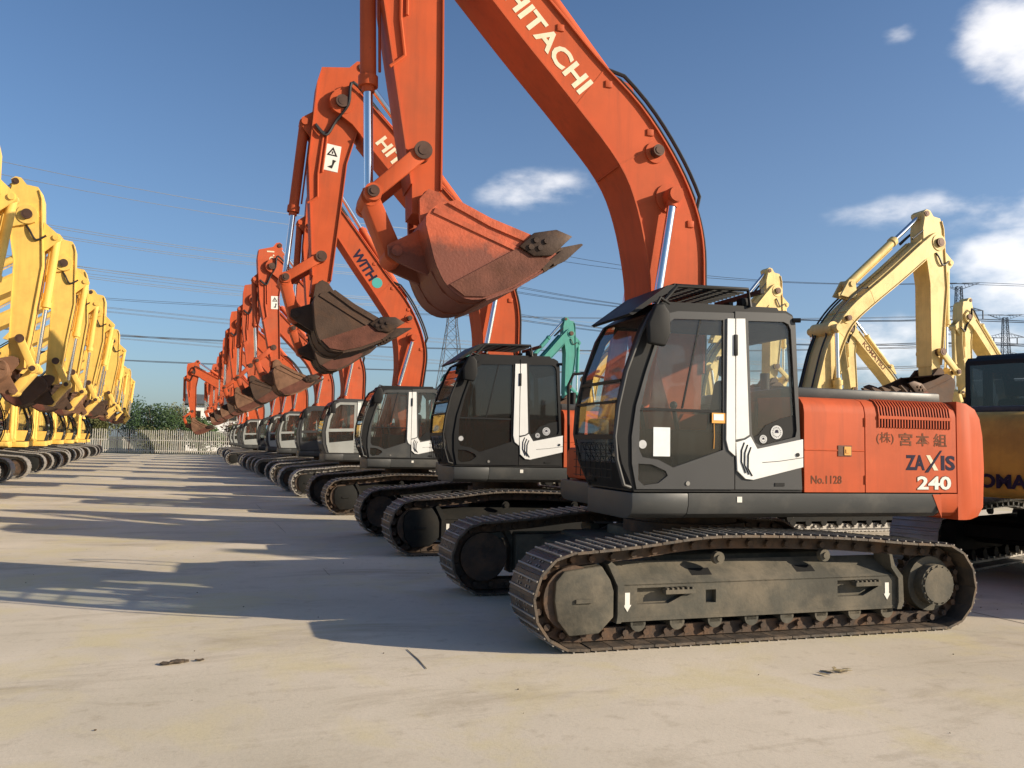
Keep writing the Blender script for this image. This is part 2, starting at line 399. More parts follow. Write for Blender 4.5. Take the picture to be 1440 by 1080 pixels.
def shoe_builder():
    b = MB(); h = PITCH / 2
    b.prism([(-h + .004, -.036), (h - .004, -.036), (h - .004, -.018), (h - .03, -.015), (-h + .004, -.015)], -.3, .3)
    for x in (-h * .52, h * .48):
        b.prism([(x - .010, -.017), (x + .010, -.017), (x + .006, 0), (x - .006, 0)], -.295, .295)
    for x in (-.02, .025):
        for y in (-.13, -.07, .07, .13): b.box(x - .009, x + .009, y - .012, y + .012, -.016, -.007)
    return b
SHOE = shoe_builder().mesh('track_shoe', MT['shoe'])

def shoe_xf(k, yc):
    # path runs front bottom -> front -> top -> rear -> bottom, so the outward side is on the left of travel
    p, d = PATH[k]
    ang = math.atan2(d.y, d.x)
    return Matrix.Translation((p.x, yc, p.y)) @ Matrix.Rotation(-ang, 4, 'Y')

def chain_mesh(yc, full):
    b = MB()
    lk = MB()
    for y in (-.085, .085):
        lk.prism([(-PITCH * .56, -.150), (PITCH * .40, -.150), (PITCH * .56, -.115), (PITCH * .5, -.046), (-PITCH * .5, -.046), (-PITCH * .6, -.11)], y - .022, y + .022)
    lk.cyl((PITCH * .5, -.15, -.105), (PITCH * .5, .15, -.105), .028, 8)
    lm = lk.mesh('link', MT['link'], 0)
    for k in range(len(PATH)): b.add_mesh(lm, shoe_xf(k, yc))
    if not full:
        for k in range(len(PATH)): b.add_mesh(SHOE_FAR, shoe_xf(k, yc))
    return b
_f = MB(); _h = PITCH / 2
_f.box(-_h + .006, _h - .006, -.3, .3, -.036, -.016)
for _x in (-_h * .52, _h * .48): _f.box(_x - .009, _x + .009, -.3, .3, -.018, 0)
SHOE_FAR = _f.mesh('track_shoe_plain', MT['shoe'], 0)

def build_lower(root, full, yaw):
    def P(*a, **k):
        o = part(*a, **k); o.rotation_euler.z = yaw; return o
    u = MB().box(-.95, .95, -1.1, 1.1, .36, .70, .05).box(-.55, .55, -.7, .7, .68, .80, .03)
    u.prism([(-1.15, .45), (-.9, .40), (-.9, .66), (-1.15, .60)], -1.15, 1.15).prism([(1.15, .45), (.9, .40), (.9, .66), (1.15, .60)], -1.15, 1.15)
    P('undercarriage', u, 'frame_dirt', root)
    P('swing_bearing', MB().cyl((0, 0, .79), (0, 0, .90), .62, 32).cyl((0, 0, .90), (0, 0, 1.03), .54, 32), 'link', root)
    for s in (-1, 1):
        yc = 1.275 * s
        tr = P('track', chain_mesh(yc, full), 'link' if full else 'shoe', root, smooth=0)
        if full:
            for k in range(len(PATH)):
                o = obj('track_shoe', SHOE, tr); o.matrix_local = shoe_xf(k, yc); CH.setdefault(tr, []).append(o)
        yo = 1.46 * s; yi = 1.12 * s; e = .03 * s
        f = MB()
        f.prism([(yo - 2 * e, .24), (yo - 2 * e, .49), (1.22 * s, .64), (yi, .64), (yi, .24)], -1.45, 1.39, 'x')
        f.plate([(-1.45, .225), (1.40, .225), (1.40, .505), (-1.45, .505)],
                [[(-1.27, .34), (-.98, .34), (-.80, .42), (-.80, .475), (-1.27, .475)], [(-.62, .33), (-.52, .33), (-.52, .44), (-.62, .44)],
                 [(.74, .33), (1.02, .33), (1.2, .41), (1.2, .475), (.74, .475)]], yo - 2 * e, yo)
        f.prism([(yo, .495), (yo, .51), (1.24 * s, .665), (1.24 * s, .645)], -1.45, 1.40, 'x')
        f.prism([(-1.47, .20), (-1.43, .20), (-1.40, .26), (-1.40, .50), (-1.47, .66), (-1.52, .70), (-1.55, .68), (-1.46, .50), (-1.46, .26)], yo - 6 * e, yo + e)
        f.prism([(1.38, .20), (1.43, .20), (1.46, .26), (1.45, .50), (1.36, .60), (1.33, .70), (1.30, .70), (1.32, .58), (1.40, .48), (1.40, .26)], yo - 6 * e, yo + e)
        f.box(-1.45, 1.40, yo - 5 * e, yo + .004 * s, .205, .235)
        fr = P('track_frame', f, 'frame_dirt', root)
        sub = lambda nm, b, m: part(nm, b, m, fr)
        for x0, x1 in ((-.72, -.52), (.35, .55)):
            sub('frame_opening', MB().prism([(yo - .03 * s, .5235), (yo - .03 * s, .5295), (1.33 * s, .605), (1.33 * s, .599)], x0, x1, 'x'), 'rubber')
        for x0 in (-.98, .96):
            st = MB().box(x0 - .04, x0 + .24, yo - e, yo + 1.2 * e, .42, .455)
            for k in range(6): st.box(x0 - .03 + k * .048, x0 - .012 + k * .048, yo, yo + 1.2 * e, .455, .472)
            sub('step', st, 'frame_dirt')
        for x0 in (-1.36, 1.29):
            a = MB().box(x0 - .022, x0 + .022, yo, yo + .004 * s, .33, .44)
            a.prism([(x0 - .035, .34), (x0 + .035, .34), (x0, .285)], yo, yo + .0045 * s)
            sub('arrow_decal', a, 'decal_white')
        iy = 1.45 * s
        cov = MB().prism([(-2.0, .55), (-1.93, .63), (-1.60, .665), (-1.52, .55), (-1.49, .46), (-1.49, .25), (-1.62, .125), (-1.88, .115), (-1.98, .24), (-2.01, .40)], iy - 2 * e, iy + e, 'y', .012)
        cov.box(-1.83, -1.68, iy + e, iy + 1.6 * e, .375, .405).prism([(-1.98, .56), (-1.93, .63), (-1.6, .665), (-1.55, .6)], iy - 8 * e, iy)
        sub('idler_cover', cov, 'frame_dirt')
        sub('idler', MB().cyl((IDL[0], yc - .17, IDL[1]), (IDL[0], yc + .17, IDL[1]), .262, 28).cyl((IDL[0], yc - .06, IDL[1]), (IDL[0], yc + .06, IDL[1]), .30, 28), 'link')
        spk = MB().cyl((SPR[0], yc - .04, SPR[1]), (SPR[0], yc + .04, SPR[1]), .27, 28)
        for k in range(21):
            a = 2 * math.pi * k / 21
            c, q = math.cos(a), math.sin(a)
            spk.prism([(SPR[0] + .25 * c - .03 * q, SPR[1] + .25 * q + .03 * c), (SPR[0] + .25 * c + .03 * q, SPR[1] + .25 * q - .03 * c), (SPR[0] + .315 * c, SPR[1] + .315 * q)], yc - .035, yc + .035)
        sub('sprocket', spk, 'link')
        fd = MB().cyl((SPR[0], yc, SPR[1]), (SPR[0], 1.40 * s, SPR[1]), .255, 28).cyl((SPR[0], 1.40 * s, SPR[1]), (SPR[0], 1.50 * s, SPR[1]), .19, 28).cyl((SPR[0], 1.50 * s, SPR[1]), (SPR[0], 1.515 * s, SPR[1]), .165, 28)
        for k in range(16):
            a = 2 * math.pi * k / 16
            fd.cyl((SPR[0] + .172 * math.cos(a), 1.50 * s, SPR[1] + .172 * math.sin(a)), (SPR[0] + .172 * math.cos(a), 1.512 * s, SPR[1] + .172 * math.sin(a)), .012, 6)
        sub('final_drive', fd, 'frame_dirt')
        for k in range(8):
            x = -1.25 + k * .365
            sub('roller', MB().cyl((x, yc - .17, .185), (x, yc + .19, .185), .07, 14).cyl((x, yc - .05, .185), (x, yc + .05, .185), .05, 14).box(x - .05, x + .05, yc + .11 * s - .06, yc + .11 * s + .06, .165, .25), 'frame_dirt')
        for x in (-.48, .62):
            sub('carrier_roller', MB().cyl((x, yc - .12, .70), (x, yc + .17 * s, .70), .055, 16).cyl((x, yc + .16 * s, .70), (x, yc + .19 * s, .70), .03, 12), 'frame_dirt')

def prism_side(s, poly):   # y-z polygon mirrored to side s
    return [(abs(y) * s, z) for y, z in poly]

ENG = [(-1.36, 1.262), (-1.36, 1.99), (-1.345, 2.06), (-1.30, 2.115), (-1.22, 2.14), (-.62, 2.155), (-.62, 1.262)]
def build_body(root, orange, livery):
    d = MB()
    sec = [(-1.36, 1.25), (-1.362, 1.14), (-1.335, 1.07), (-1.27, 1.03), (-1.15, 1.02), (1.15, 1.02), (1.27, 1.03), (1.335, 1.07), (1.362, 1.14), (1.36, 1.25)]
    d.prism(sec, -.70, 2.02, 'x')
    d.prism([(y, z) for y, z in sec if y < 0] + [(-.38, 1.02), (-.38, 1.25)], -1.24, -.70, 'x', .012)
    d.prism([(.38, 1.25), (.38, 1.02)] + [(y, z) for y, z in sec if y > 0], -.86, -.70, 'x', .012)
    dk = part('deck', d, 'deck_grey', root)
    part('drain_cover', MB().box(-.22, -.17, -1.366, -1.36, 1.17, 1.22), 'decal_white', dk)
    part('boom_bracket', MB().plate([(-.62, 1.2), (.35, 1.2), (.25, 1.7), (.05, 1.98), (-.22, 1.98), (-.36, 1.75)], [], -.40, -.33).plate([(-.62, 1.2), (.35, 1.2), (.25, 1.7), (.05, 1.98), (-.22, 1.98), (-.36, 1.75)], [], .33, .40).cyl((-.12, -.45, 1.78), (-.12, .45, 1.78), .06), orange, root)
    for s in (-1, 1):
        a = part('engine_door', MB().prism(prism_side(s, ENG), .485, 1.148, 'x'), orange, root, smooth=40)
        if s < 0:
            part('door_latch', MB().box(.85, 1.0, -1.366, -1.36, 1.595, 1.695), 'pin', a)
            part('latch_plate', MB().box(.915, .99, -1.372, -1.366, 1.605, 1.685).box(.93, .965, -1.377, -1.372, 1.625, 1.66), 'decal_orange', a)
        b = part('engine_door', MB().prism(prism_side(s, ENG), 1.160, 2.225, 'x'), orange, root, smooth=40)
        for zz in (1.38, 1.92):
            part('hinge', MB().cyl((1.154, s * 1.362, zz - .04), (1.154, s * 1.362, zz + .04), .011, 8), orange, b)
        part('door_crease', MB().prism(prism_side(s, [(-1.3603, 1.640), (-1.3655, 1.645), (-1.3655, 1.650), (-1.3603, 1.655)]), .487, 1.146, 'x'), orange, a)
        lp = [(-1.3625, 1.875), (-1.3625, 1.99), (-1.3475, 2.061), (-1.302, 2.1175), (-1.24, 2.138)]
        def arc(th): return prism_side(s, lp + [(y - th * (.4 if z > 2.1 else 1), z + th * (1.0 if z > 2.05 else 0)) for y, z in lp[::-1]])
        part('louvre_opening', MB().prism(arc(.002), 1.31, 2.15, 'x'), 'rubber', b)
        sl = MB()
        for k in range(26):
            x = 1.31 + k * .0336; sl.prism(arc(.010), x - .006, x + .006, 'x')
        sl.box(1.30, 2.16, s * 1.362, s * 1.376, 1.955, 1.985)
        part('louvre', sl, orange, b)
        if s < 0 and livery:
            lettering('company_lettering', '(株)', 'decal_brown', b, (1.285, -1.3605, 1.715), (1, 0, 0), (0, 0, 1), .115, .20)
            for ch, x in (('宮', 1.545), ('本', 1.745), ('組', 1.955)):
                lettering('company_lettering', ch, 'decal_brown', b, (x, -1.3605, 1.705), (1, 0, 0), (0, 0, 1), .125, .158, .014)
            zx = .0
            for ch, x, w in (('ZA', 1.62, .225), ('IS', 2.04, .17)):
                lettering('model_lettering', ch, 'decal_navy', b, (x, -1.3605, 1.475), (1, 0, 0), (0, 0, 1), .145, w, .035)
            xm = MB().prism([(1.845, 1.455), (1.885, 1.455), (2.055, 1.668), (2.035, 1.668)], -1.3645, -1.3605)
            part('model_lettering', xm, 'decal_navy', b)
            part('model_lettering', MB().prism([(1.862, 1.62), (1.908, 1.62), (2.005, 1.475), (1.955, 1.475)], -1.3630, -1.3605), 'decal_cream', b)
            lettering('number_shadow', '240', 'decal_brown', b, (1.742, -1.3602, 1.283), (1, 0, 0), (0, 0, 1), .142, .42, .055)
            lettering('number_lettering', '240', 'decal_white', b, (1.75, -1.3635, 1.29), (1, 0, 0), (0, 0, 1), .128, .405, .03)
            lettering('number_lettering', 'No.1128', 'decal_brown', a, (.555, -1.3605, 1.34), (1, 0, 0), (0, 0, 1), .075, .335, .012)
    hd = MB().box(.49, 2.2, -1.20, 1.20, 2.13, 2.235, .02).box(.55, 1.9, -.62, .62, 2.0, 2.19)
    h = part('engine_hood', hd, 'deck_grey', root)
    part('exhaust', MB().cyl((1.5, .75, 2.2), (1.5, .75, 2.55), .055, 14), 'rubber', h)
    part('engine_core', MB().box(.46, 2.2, -.63, .63, 1.25, 2.1), 'rubber', root)
    # counterweight, rounded in plan
    t = MB()
    secs = []
    prof = [(2.24, 1.0), (2.46, 1.0), (2.57, 1.03), (2.65, 1.12), (2.675, 1.5), (2.66, 1.82), (2.62, 1.99), (2.55, 2.08), (2.42, 2.135), (2.24, 2.15)]
    N = 7; bm = bmesh.new(); rings = []
    for i in range(-N - 1, N + 2):
        # walk from the left flank round the tail to the right flank
        q = i / (N + 1); y = 1.36 * math.copysign(1 - (1 - abs(q)) ** 1.8, q)
        sq = (1 - abs(q) ** 5) ** .5 if abs(q) < 1 else 0
        rings.append([bm.verts.new((2.24 + (x - 2.24) * (.45 + .55 * sq), y, z)) for x, z in prof])
    for a, b in zip(rings, rings[1:]):
        for k in range(len(prof)): bm.faces.new((a[k], a[(k + 1) % len(prof)], b[(k + 1) % len(prof)], b[k]))
    bm.faces.new(rings[0]); bm.faces.new(rings[-1])
    t._add(bm)
    part('counterweight', t, orange, root, smooth=45)
    part('deck_corner', MB().prism([(y - .002 if y < 0 else y + .002, z) for y, z in sec], 2.032, 2.235, 'x').prism([(2.034, 1.02), (1.93, 1.245), (2.034, 1.245)], -1.3655, -1.358), orange, root)
    # right-hand side tanks
    rt = part('fuel_tank', MB().box(-.42, .47, .42, 1.355, 1.26, 2.06, .05), orange, root)
    part('tank_cap', MB().cyl((-.2, .9, 2.06), (-.2, .9, 2.12), .07, 14), 'rubber', rt)
    tb = part('tool_box', MB().box(-.80, -.45, .60, 1.355, 1.26, 1.62, .05), orange, root)
    hr = MB()
    hr.tube([(-.78, 1.30, 1.25), (-.80, 1.30, 2.35), (-.74, 1.30, 2.48), (-.6, 1.30, 2.50), (-.3, 1.3, 2.45), (-.25, 1.3, 2.06)], .018)
    part('handrail', hr, 'rubber', root)

def build_cab_new(root, dressed):
    """Rounded cab: charcoal frame, lighter door, white trim."""
    O = [(-1.22, 1.262), (-1.335, 1.5), (-1.39, 1.75), (-1.375, 2.0), (-1.305, 2.3), (-1.18, 2.65), (-1.09, 2.80), (-.97, 2.875), (.29, 2.915), (.36, 2.88), (.39, 2.80), (.455, 1.262)]
    doorO = [(-1.205, 1.285), (-1.25, 1.5), (-1.255, 1.73), (-1.215, 2.0), (-1.125, 2.3), (-1.03, 2.57), (-.96, 2.74), (-.90, 2.815), (-.82, 2.835), (-.262, 2.855), (-.256, 1.285)]
    doorH = [(-.86, 2.765), (-.372, 2.785), (-.372, 1.63), (-.86, 1.47), (-1.0, 1.535), (-1.15, 1.555), (-1.185, 1.62), (-1.18, 1.95), (-1.10, 2.28), (-1.0, 2.56), (-.93, 2.71)]
    lowH = [(-1.19, 1.50), (-1.06, 1.495), (-.93, 1.44), (-.91, 1.40), (-1.0, 1.335), (-1.14, 1.315), (-1.19, 1.36)]
    rearH = [(-.115, 2.795), (.26, 2.81), (.31, 2.79), (.335, 2.74), (.395, 1.82), (.38, 1.76), (.02, 1.675), (-.04, 1.70), (-.075, 1.78)]
    opening = [(-1.19, 1.30), (-1.23, 1.6), (-1.2, 1.95), (-1.1, 2.28), (-.97, 2.65), (-.88, 2.80), (-.28, 2.83), (-.28, 1.30)]
    c = MB().plate(O, [opening, rearH], -1.362, -1.30)
    rO = [(x, z) for x, z in O]
    rH = [(-1.29, 1.75), (-1.275, 2.0), (-1.205, 2.3), (-1.08, 2.62), (-.95, 2.78), (.25, 2.80), (.33, 2.70), (.37, 1.75)]
    c.plate(rO, [rH], -.41, -.36)
    c.prism([(-1.09, 2.80), (-.97, 2.875), (.29, 2.915), (.36, 2.88), (.385, 2.80)], -1.302, -.405)          # roof
    c.box(.40, .455, -1.302, -.405, 1.262, 1.85).box(.345, .40, -1.302, -.405, 2.68, 2.82)                    # rear wall
    c.box(-1.22, .45, -1.302, -.405, 1.262, 1.31)                                                              # floor
    c.strip([(-1.215, 1.265), (-1.332, 1.5)], -1.302, -.405, -.03)
    c.box(-1.395, -1.35, -1.302, -.405, 1.70, 1.745)
    c.prism([(-.98, 2.873), (-.94, 2.93), (.26, 2.955), (.29, 2.915)], -1.27, -.45)                             # roof rise
    cab = part('cab', c, 'cab_black', root)
    door = part('door', MB().plate(doorO, [doorH, lowH], -1.378, -1.345), 'cab_grey', cab)
    part('rear_panel', MB().plate([(-.245, 1.285), (.45, 1.285), (.385, 2.80), (.35, 2.865), (.28, 2.89), (-.247, 2.872)], [rearH, ], -1.374, -1.358), 'cab_grey', cab)
    part('door_window', MB().plate([(-.86, 2.765), (-.372, 2.785), (-.372, 1.985), (-1.18, 1.95), (-1.10, 2.28), (-1.0, 2.56), (-.93, 2.71)], [], -1.362, -1.356), 'glass', cab)
    part('lower_door_window', MB().plate([(-.372, 1.98), (-.372, 1.63), (-.86, 1.47), (-1.0, 1.535), (-1.15, 1.555), (-1.185, 1.62), (-1.18, 1.945)], [], -1.362, -1.356), 'glass_low', cab)
    part('window_bar', MB().box(-1.185, -.37, -1.37, -1.35, 1.955, 1.98).prism([(-.60, 2.78), (-.585, 2.78), (-.76, 1.985), (-.775, 1.985)], -1.366, -1.352), 'cab_black', cab)
    part('step_window', MB().plate(lowH, [], -1.364, -1.358), 'glass_low', cab)
    part('rear_side_window', MB().plate(rearH, [], -1.352, -1.346), 'glass', cab)
    part('rear_window', MB().box(.40, .406, -1.30, -.41, 1.85, 2.69), 'glass', cab)
    part('right_window', MB().plate(rH, [], -.39, -.384), 'glass', cab)
    part('windscreen', MB().strip([(-1.372, 1.745), (-1.358, 2.0), (-1.29, 2.3), (-1.165, 2.64), (-1.08, 2.785)], -1.30, -.41, -.006), 'glass', cab)
    part('lower_windscreen', MB().strip([(-1.325, 1.5), (-1.375, 1.70)], -1.30, -.41, -.006), 'glass_low', cab)
    part('windscreen_bar', MB().box(-1.335, -1.30, -1.30, -.41, 2.20, 2.225).box(-1.375, -1.345, -1.30, -.41, 2.02, 2.04), 'cab_black', cab)
    part('black_band', MB().plate([(-.08, 1.74), (.0, 1.68), (.39, 1.765), (.39, 1.96), (.25, 1.93), (.08, 1.86), (0, 1.77)], [], -1.358, -1.354), 'rubber', cab)
    part('pillar_trim', MB().plate([(-.335, 2.80), (-.262, 2.803), (-.256, 1.58), (-.32, 1.63), (-.345, 1.72)], [], -1.392, -1.372).plate([(-.246, 2.805), (-.155, 2.81), (-.112, 1.77), (-.165, 1.74), (-.246, 1.725)], [], -1.390, -1.370), 'white', cab)
    st = MB().plate([(-.246, 1.70), (-.155, 1.725), (-.10, 1.755), (-.03, 1.645), (.448, 1.742), (.449, 1.49), (-.07, 1.372), (-.15, 1.38), (-.232, 1.45)], [], -1.392, -1.372)
    trim = part('side_trim', st, 'white', cab)
    lv = MB()
    for k in range(3):
        x = -.165 + k * .034; lv.tube([(x + .0, -1.392, 1.70 - k * .02), (x - .028, -1.394, 1.63 - k * .02), (x - .03, -1.394, 1.53 - k * .03), (x + .012, -1.393, 1.43 - k * .012)], .0065, 6)
    lv.tube([(.448, -1.392, 1.575), (.2, -1.392, 1.54), (.02, -1.392, 1.525)], .003, 5)
    part('trim_groove', lv, 'rubber', trim)
    part('trim_knob', MB().cyl((.39, -1.390, 1.60), (.39, -1.40, 1.60), .018, 12), 'cab_black', trim)
    part('door_handle', MB().box(-.275, -.235, -1.405, -1.39, 2.47, 2.66, .008), 'rubber', cab)
    part('lock', MB().cyl((-.72, -1.377, 1.335), (-.72, -1.386, 1.335), .02, 12), 'steel', cab)
    part('keyhole_cover', MB().box(.16, .26, -1.38, -1.373, 1.315, 1.345), 'rubber', cab)
    part('handrail', MB().tube([(-1.04, -1.40, 2.86), (-1.11, -1.41, 2.78), (-1.20, -1.42, 2.62), (-1.33, -1.42, 2.28), (-1.40, -1.42, 1.98), (-1.43, -1.42, 1.73), (-1.41, -1.42, 1.53), (-1.34, -1.41, 1.32), (-1.27, -1.39, 1.30)], .016), 'cab_grey', cab)
    part('mirror', MB().prism([(-1.16, 2.52), (-1.0, 2.50), (-.95, 2.62), (-.96, 2.80), (-1.02, 2.88), (-1.1, 2.86), (-1.17, 2.70)], -1.50, -1.44, 'y', .02, 3).tube([(-1.08, -1.47, 2.86), (-1.03, -1.44, 2.93), (-.9, -1.36, 2.90)], .012), 'rubber', cab)
    part('corner_lamp', MB().cyl((.36, -1.37, 2.83), (.42, -1.40, 2.83), .022, 10), 'rubber', cab)
    g = MB()
    g.tube([(-.92, -1.30, 2.93), (-.78, -1.28, 3.08), (-.06, -1.28, 3.10), (-.03, -1.28, 2.94)], .02)
    g.tube([(-.92, -.45, 2.93), (-.78, -.47, 3.08), (-.06, -.47, 3.10), (-.03, -.47, 2.94)], .02)
    g.box(-.81, -.77, -1.28, -.47, 3.055, 3.10).box(.08, .12, -1.28, -.47, 3.075, 3.115).box(-.44, -.41, -1.28, -.47, 3.07, 3.10)
    for k in range(11): g.box(-.79, -.06, -1.22 + k * .07, -1.20 + k * .07, 3.07, 3.09)
    for k in range(6): g.box(-.74 + k * .11, -.725 + k * .11, -1.28, -.47, 3.085, 3.10)
    g.prism([(-1.25, 2.80), (-1.22, 2.785), (-.80, 3.06), (-.80, 3.085), (-.88, 3.075)], -1.29, -.44)
    part('roof_guard', g, 'cab_black', cab)
    part('roof_lamp', MB().box(-.1, .0, -1.25, -1.15, 2.955, 3.03, .015).box(.03, .08, -1.2, -1.16, 2.955, 3.0).box(-.2, -.16, -1.2, -1.1, 2.96, 2.99), 'rubber', cab)
    lg = MB()
    for k in range(8): lg.box(-1.396, -1.390, -1.27 + k * .115, -1.264 + k * .115, 1.36, 1.66)
    for k in range(5): lg.box(-1.402, -1.396, -1.29, -.42, 1.37 + k * .07, 1.376 + k * .07)
    part('lower_guard', lg, 'rubber', cab)
    s = MB().box(-.62, -.10, -1.1, -.62, 1.55, 1.70, .05, 3).prism([(-.16, 1.62), (-.02, 1.62), (.08, 2.28), (-.02, 2.32)], -1.1, -.62, 'y', .05, 3)
    s.prism([(-.05, 2.34), (.05, 2.33), (.08, 2.54), (-.03, 2.55)], -1.0, -.72, 'y', .04, 3).box(-.45, -.1, -1.0, -.72, 1.31, 1.56)
    part('seat', s, 'seat', cab)
    k = MB().box(-.75, -.05, -1.26, -1.13, 1.31, 1.80, .03).box(-.75, -.05, -.60, -.46, 1.31, 1.82, .03).cyl((-.72, -1.19, 1.80), (-.76, -1.19, 2.0), .02).sphere((-.76, -1.19, 2.02), .035).cyl((-.72, -.53, 1.80), (-.76, -.53, 2.0), .02).sphere((-.76, -.53, 2.02), .035)
    k.box(-1.28, -1.12, -.62, -.43, 1.31, 1.90, .03).cyl((-1.08, -.95, 1.31), (-1.1, -.95, 1.8), .014).cyl((-1.08, -.78, 1.31), (-1.1, -.78, 1.8), .014)
    part('console', k, 'rubber', cab)
    if dressed:
        n = part('notice', MB().box(-1.045, -.885, -1.3665, -1.362, 1.565, 1.815), 'paper', cab)
        for cx, cz, r in ((-1.145, 1.665, .037), (.05, 1.735, .038), (.19, 1.80, .062)):
            y = -1.362 if cx < 0 else -1.360
            b = part('round_badge', MB().cyl((cx, y, cz), (cx, y - .003, cz), r, 24), 'decal_silver', cab)
        rg = MB()
        for cx, cz, r in ((.05, 1.735, .038), (.19, 1.80, .062)):
            for q in range(16):
                a = 2 * math.pi * q / 16; c_, s_ = math.cos(a), math.sin(a)
                rg.prism([(cx + r * .62 * c_ - r * .07 * s_, cz + r * .62 * s_ + r * .07 * c_), (cx + r * .62 * c_ + r * .07 * s_, cz + r * .62 * s_ - r * .07 * c_), (cx + r * .82 * c_, cz + r * .82 * s_)], -1.3645, -1.363)
            rg.prism([(cx - r * .35, cz - r * .1), (cx + r * .35, cz - r * .1), (cx + r * .2, cz + r * .35), (cx - r * .2, cz + r * .35)], -1.3645, -1.363)
        part('badge_emblem', rg, 'decal_navy', cab)
        part('amber_sticker', MB().box(-.485, -.345, -1.3835, -1.378, 1.865, 1.955), 'decal_orange', cab)
        part('amber_sticker', MB().box(-.47, -.37, -1.386, -1.3835, 1.89, 1.945), 'paper', cab)
        part('window_cord', MB().tube([(-.46, -1.375, 1.865), (-.455, -1.374, 1.75), (-.46, -1.372, 1.64)], .004, 5), 'decal_orange', cab)

def build_cab_old(root, frame, panel):
    """Boxier cab of the older machines."""
    O = [(-1.20, 1.262), (-1.30, 1.55), (-1.34, 1.9), (-1.27, 2.3), (-1.13, 2.68), (-1.02, 2.80), (-.88, 2.86), (.33, 2.87), (.40, 2.82), (.43, 1.262)]
    doorO = [(-1.14, 1.285), (-1.22, 1.55), (-1.25, 1.9), (-1.19, 2.27), (-1.06, 2.62), (-.96, 2.74), (-.86, 2.79), (-.34, 2.80), (-.34, 1.285)]
    up = [(-.84, 2.72), (-.42, 2.725), (-.42, 2.02), (-1.16, 1.99), (-1.12, 2.26), (-1.0, 2.58)]
    lo = [(-.42, 1.93), (-.42, 1.66), (-1.14, 1.58), (-1.17, 1.90)]
    op = [(-1.10, 1.31), (-1.18, 1.6), (-1.2, 1.9), (-1.15, 2.25), (-1.02, 2.58), (-.9, 2.76), (-.37, 2.77), (-.37, 1.31)]
    re = [(-.20, 2.74), (.28, 2.75), (.33, 2.70), (.34, 1.95), (-.20, 1.92)]
    rH = [(-1.22, 1.74), (-1.24, 1.9), (-1.17, 2.28), (-1.03, 2.64), (-.9, 2.76), (-.42, 2.77), (-.42, 1.74)]
    rH2 = [(-.34, 2.77), (.29, 2.77), (.33, 2.70), (.34, 1.74), (-.34, 1.74)]
    c = MB().plate(O, [op, re], -1.362, -1.31).plate(O, [rH, rH2], -.41, -.36)
    c.prism([(-1.13, 2.68), (-1.02, 2.80), (-.88, 2.86), (.33, 2.87), (.40, 2.82), (.40, 2.76), (-1.0, 2.74)], -1.312, -.405)
    c.prism([(-.9, 2.855), (-.8, 2.91), (.24, 2.91), (.32, 2.86)], -1.27, -.45)
    c.box(.39, .43, -1.312, -.405, 1.262, 1.86).box(-1.2, .42, -1.312, -.405, 1.262, 1.31).box(-1.33, -1.28, -1.312, -.405, 1.66, 1.71)
    c.strip([(-1.195, 1.265), (-1.295, 1.55)], -1.312, -.405, -.03)
    cab = part('cab', c, frame, root)
    part('door', MB().plate(doorO, [up, lo], -1.378, -1.346), panel, cab)
    part('rear_panel', MB().plate([(-.325, 1.285), (.425, 1.285), (.395, 2.80), (.33, 2.85), (-.325, 2.84)], [re], -1.376, -1.3585), panel, cab)
    part('lower_right_panel', MB().plate([(-1.19, 1.285), (.42, 1.285), (.42, 1.72), (-1.30, 1.72)], [], -.362, -.35), panel, cab)
    part('door_window', MB().plate(up, [], -1.364, -1.358), 'glass', cab)
    part('lower_door_window', MB().plate(lo, [], -1.364, -1.358), 'glass_low', cab)
    part('rear_side_window', MB().plate(re, [], -1.352, -1.346), 'glass', cab)
    part('right_window', MB().plate(rH, [], -.39, -.384), 'glass', cab)
    part('rear_right_window', MB().plate(rH2, [], -.39, -.384), 'glass', cab)
    part('rear_window', MB().box(.395, .40, -1.31, -.41, 1.86, 2.76), 'glass', cab)
    part('windscreen', MB().strip([(-1.325, 1.71), (-1.33, 1.9), (-1.26, 2.3), (-1.12, 2.67)], -1.31, -.41, -.006), 'glass', cab)
    part('lower_windscreen', MB().strip([(-1.29, 1.55), (-1.32, 1.66)], -1.31, -.41, -.006), 'glass_low', cab)
    part('handrail', MB().tube([(-1.03, -1.40, 2.82), (-1.15, -1.41, 2.66), (-1.29, -1.42, 2.3), (-1.37, -1.42, 1.9), (-1.33, -1.42, 1.55), (-1.23, -1.41, 1.28)], .018), 'cab_black', cab)
    part('pillar_trim', MB().box(-.325, -.225, -1.392, -1.374, 1.6, 2.80), 'white', cab)
    part('mirror', MB().box(-1.14, -1.0, -1.52, -1.45, 2.45, 2.75, .02).tube([(-1.07, -1.48, 2.75), (-1.0, -1.42, 2.83), (-.9, -1.36, 2.83)], .012), 'rubber', cab)
    s = MB().box(-.62, -.10, -1.1, -.62, 1.55, 1.70, .05, 2).prism([(-.16, 1.62), (-.02, 1.62), (.08, 2.28), (-.02, 2.32)], -1.1, -.62, 'y', .05, 2).prism([(-.05, 2.34), (.05, 2.33), (.08, 2.54), (-.03, 2.55)], -1.0, -.72, 'y', .03).box(-.45, -.1, -1.0, -.72, 1.31, 1.56)
    part('seat', s, 'seat', cab)
    part('console', MB().box(-.75, -.05, -1.26, -1.13, 1.31, 1.80, .03).box(-.75, -.05, -.60, -.46, 1.31, 1.82, .03).box(-1.24, -1.1, -.62, -.43, 1.31, 1.9, .03), 'rubber', cab)

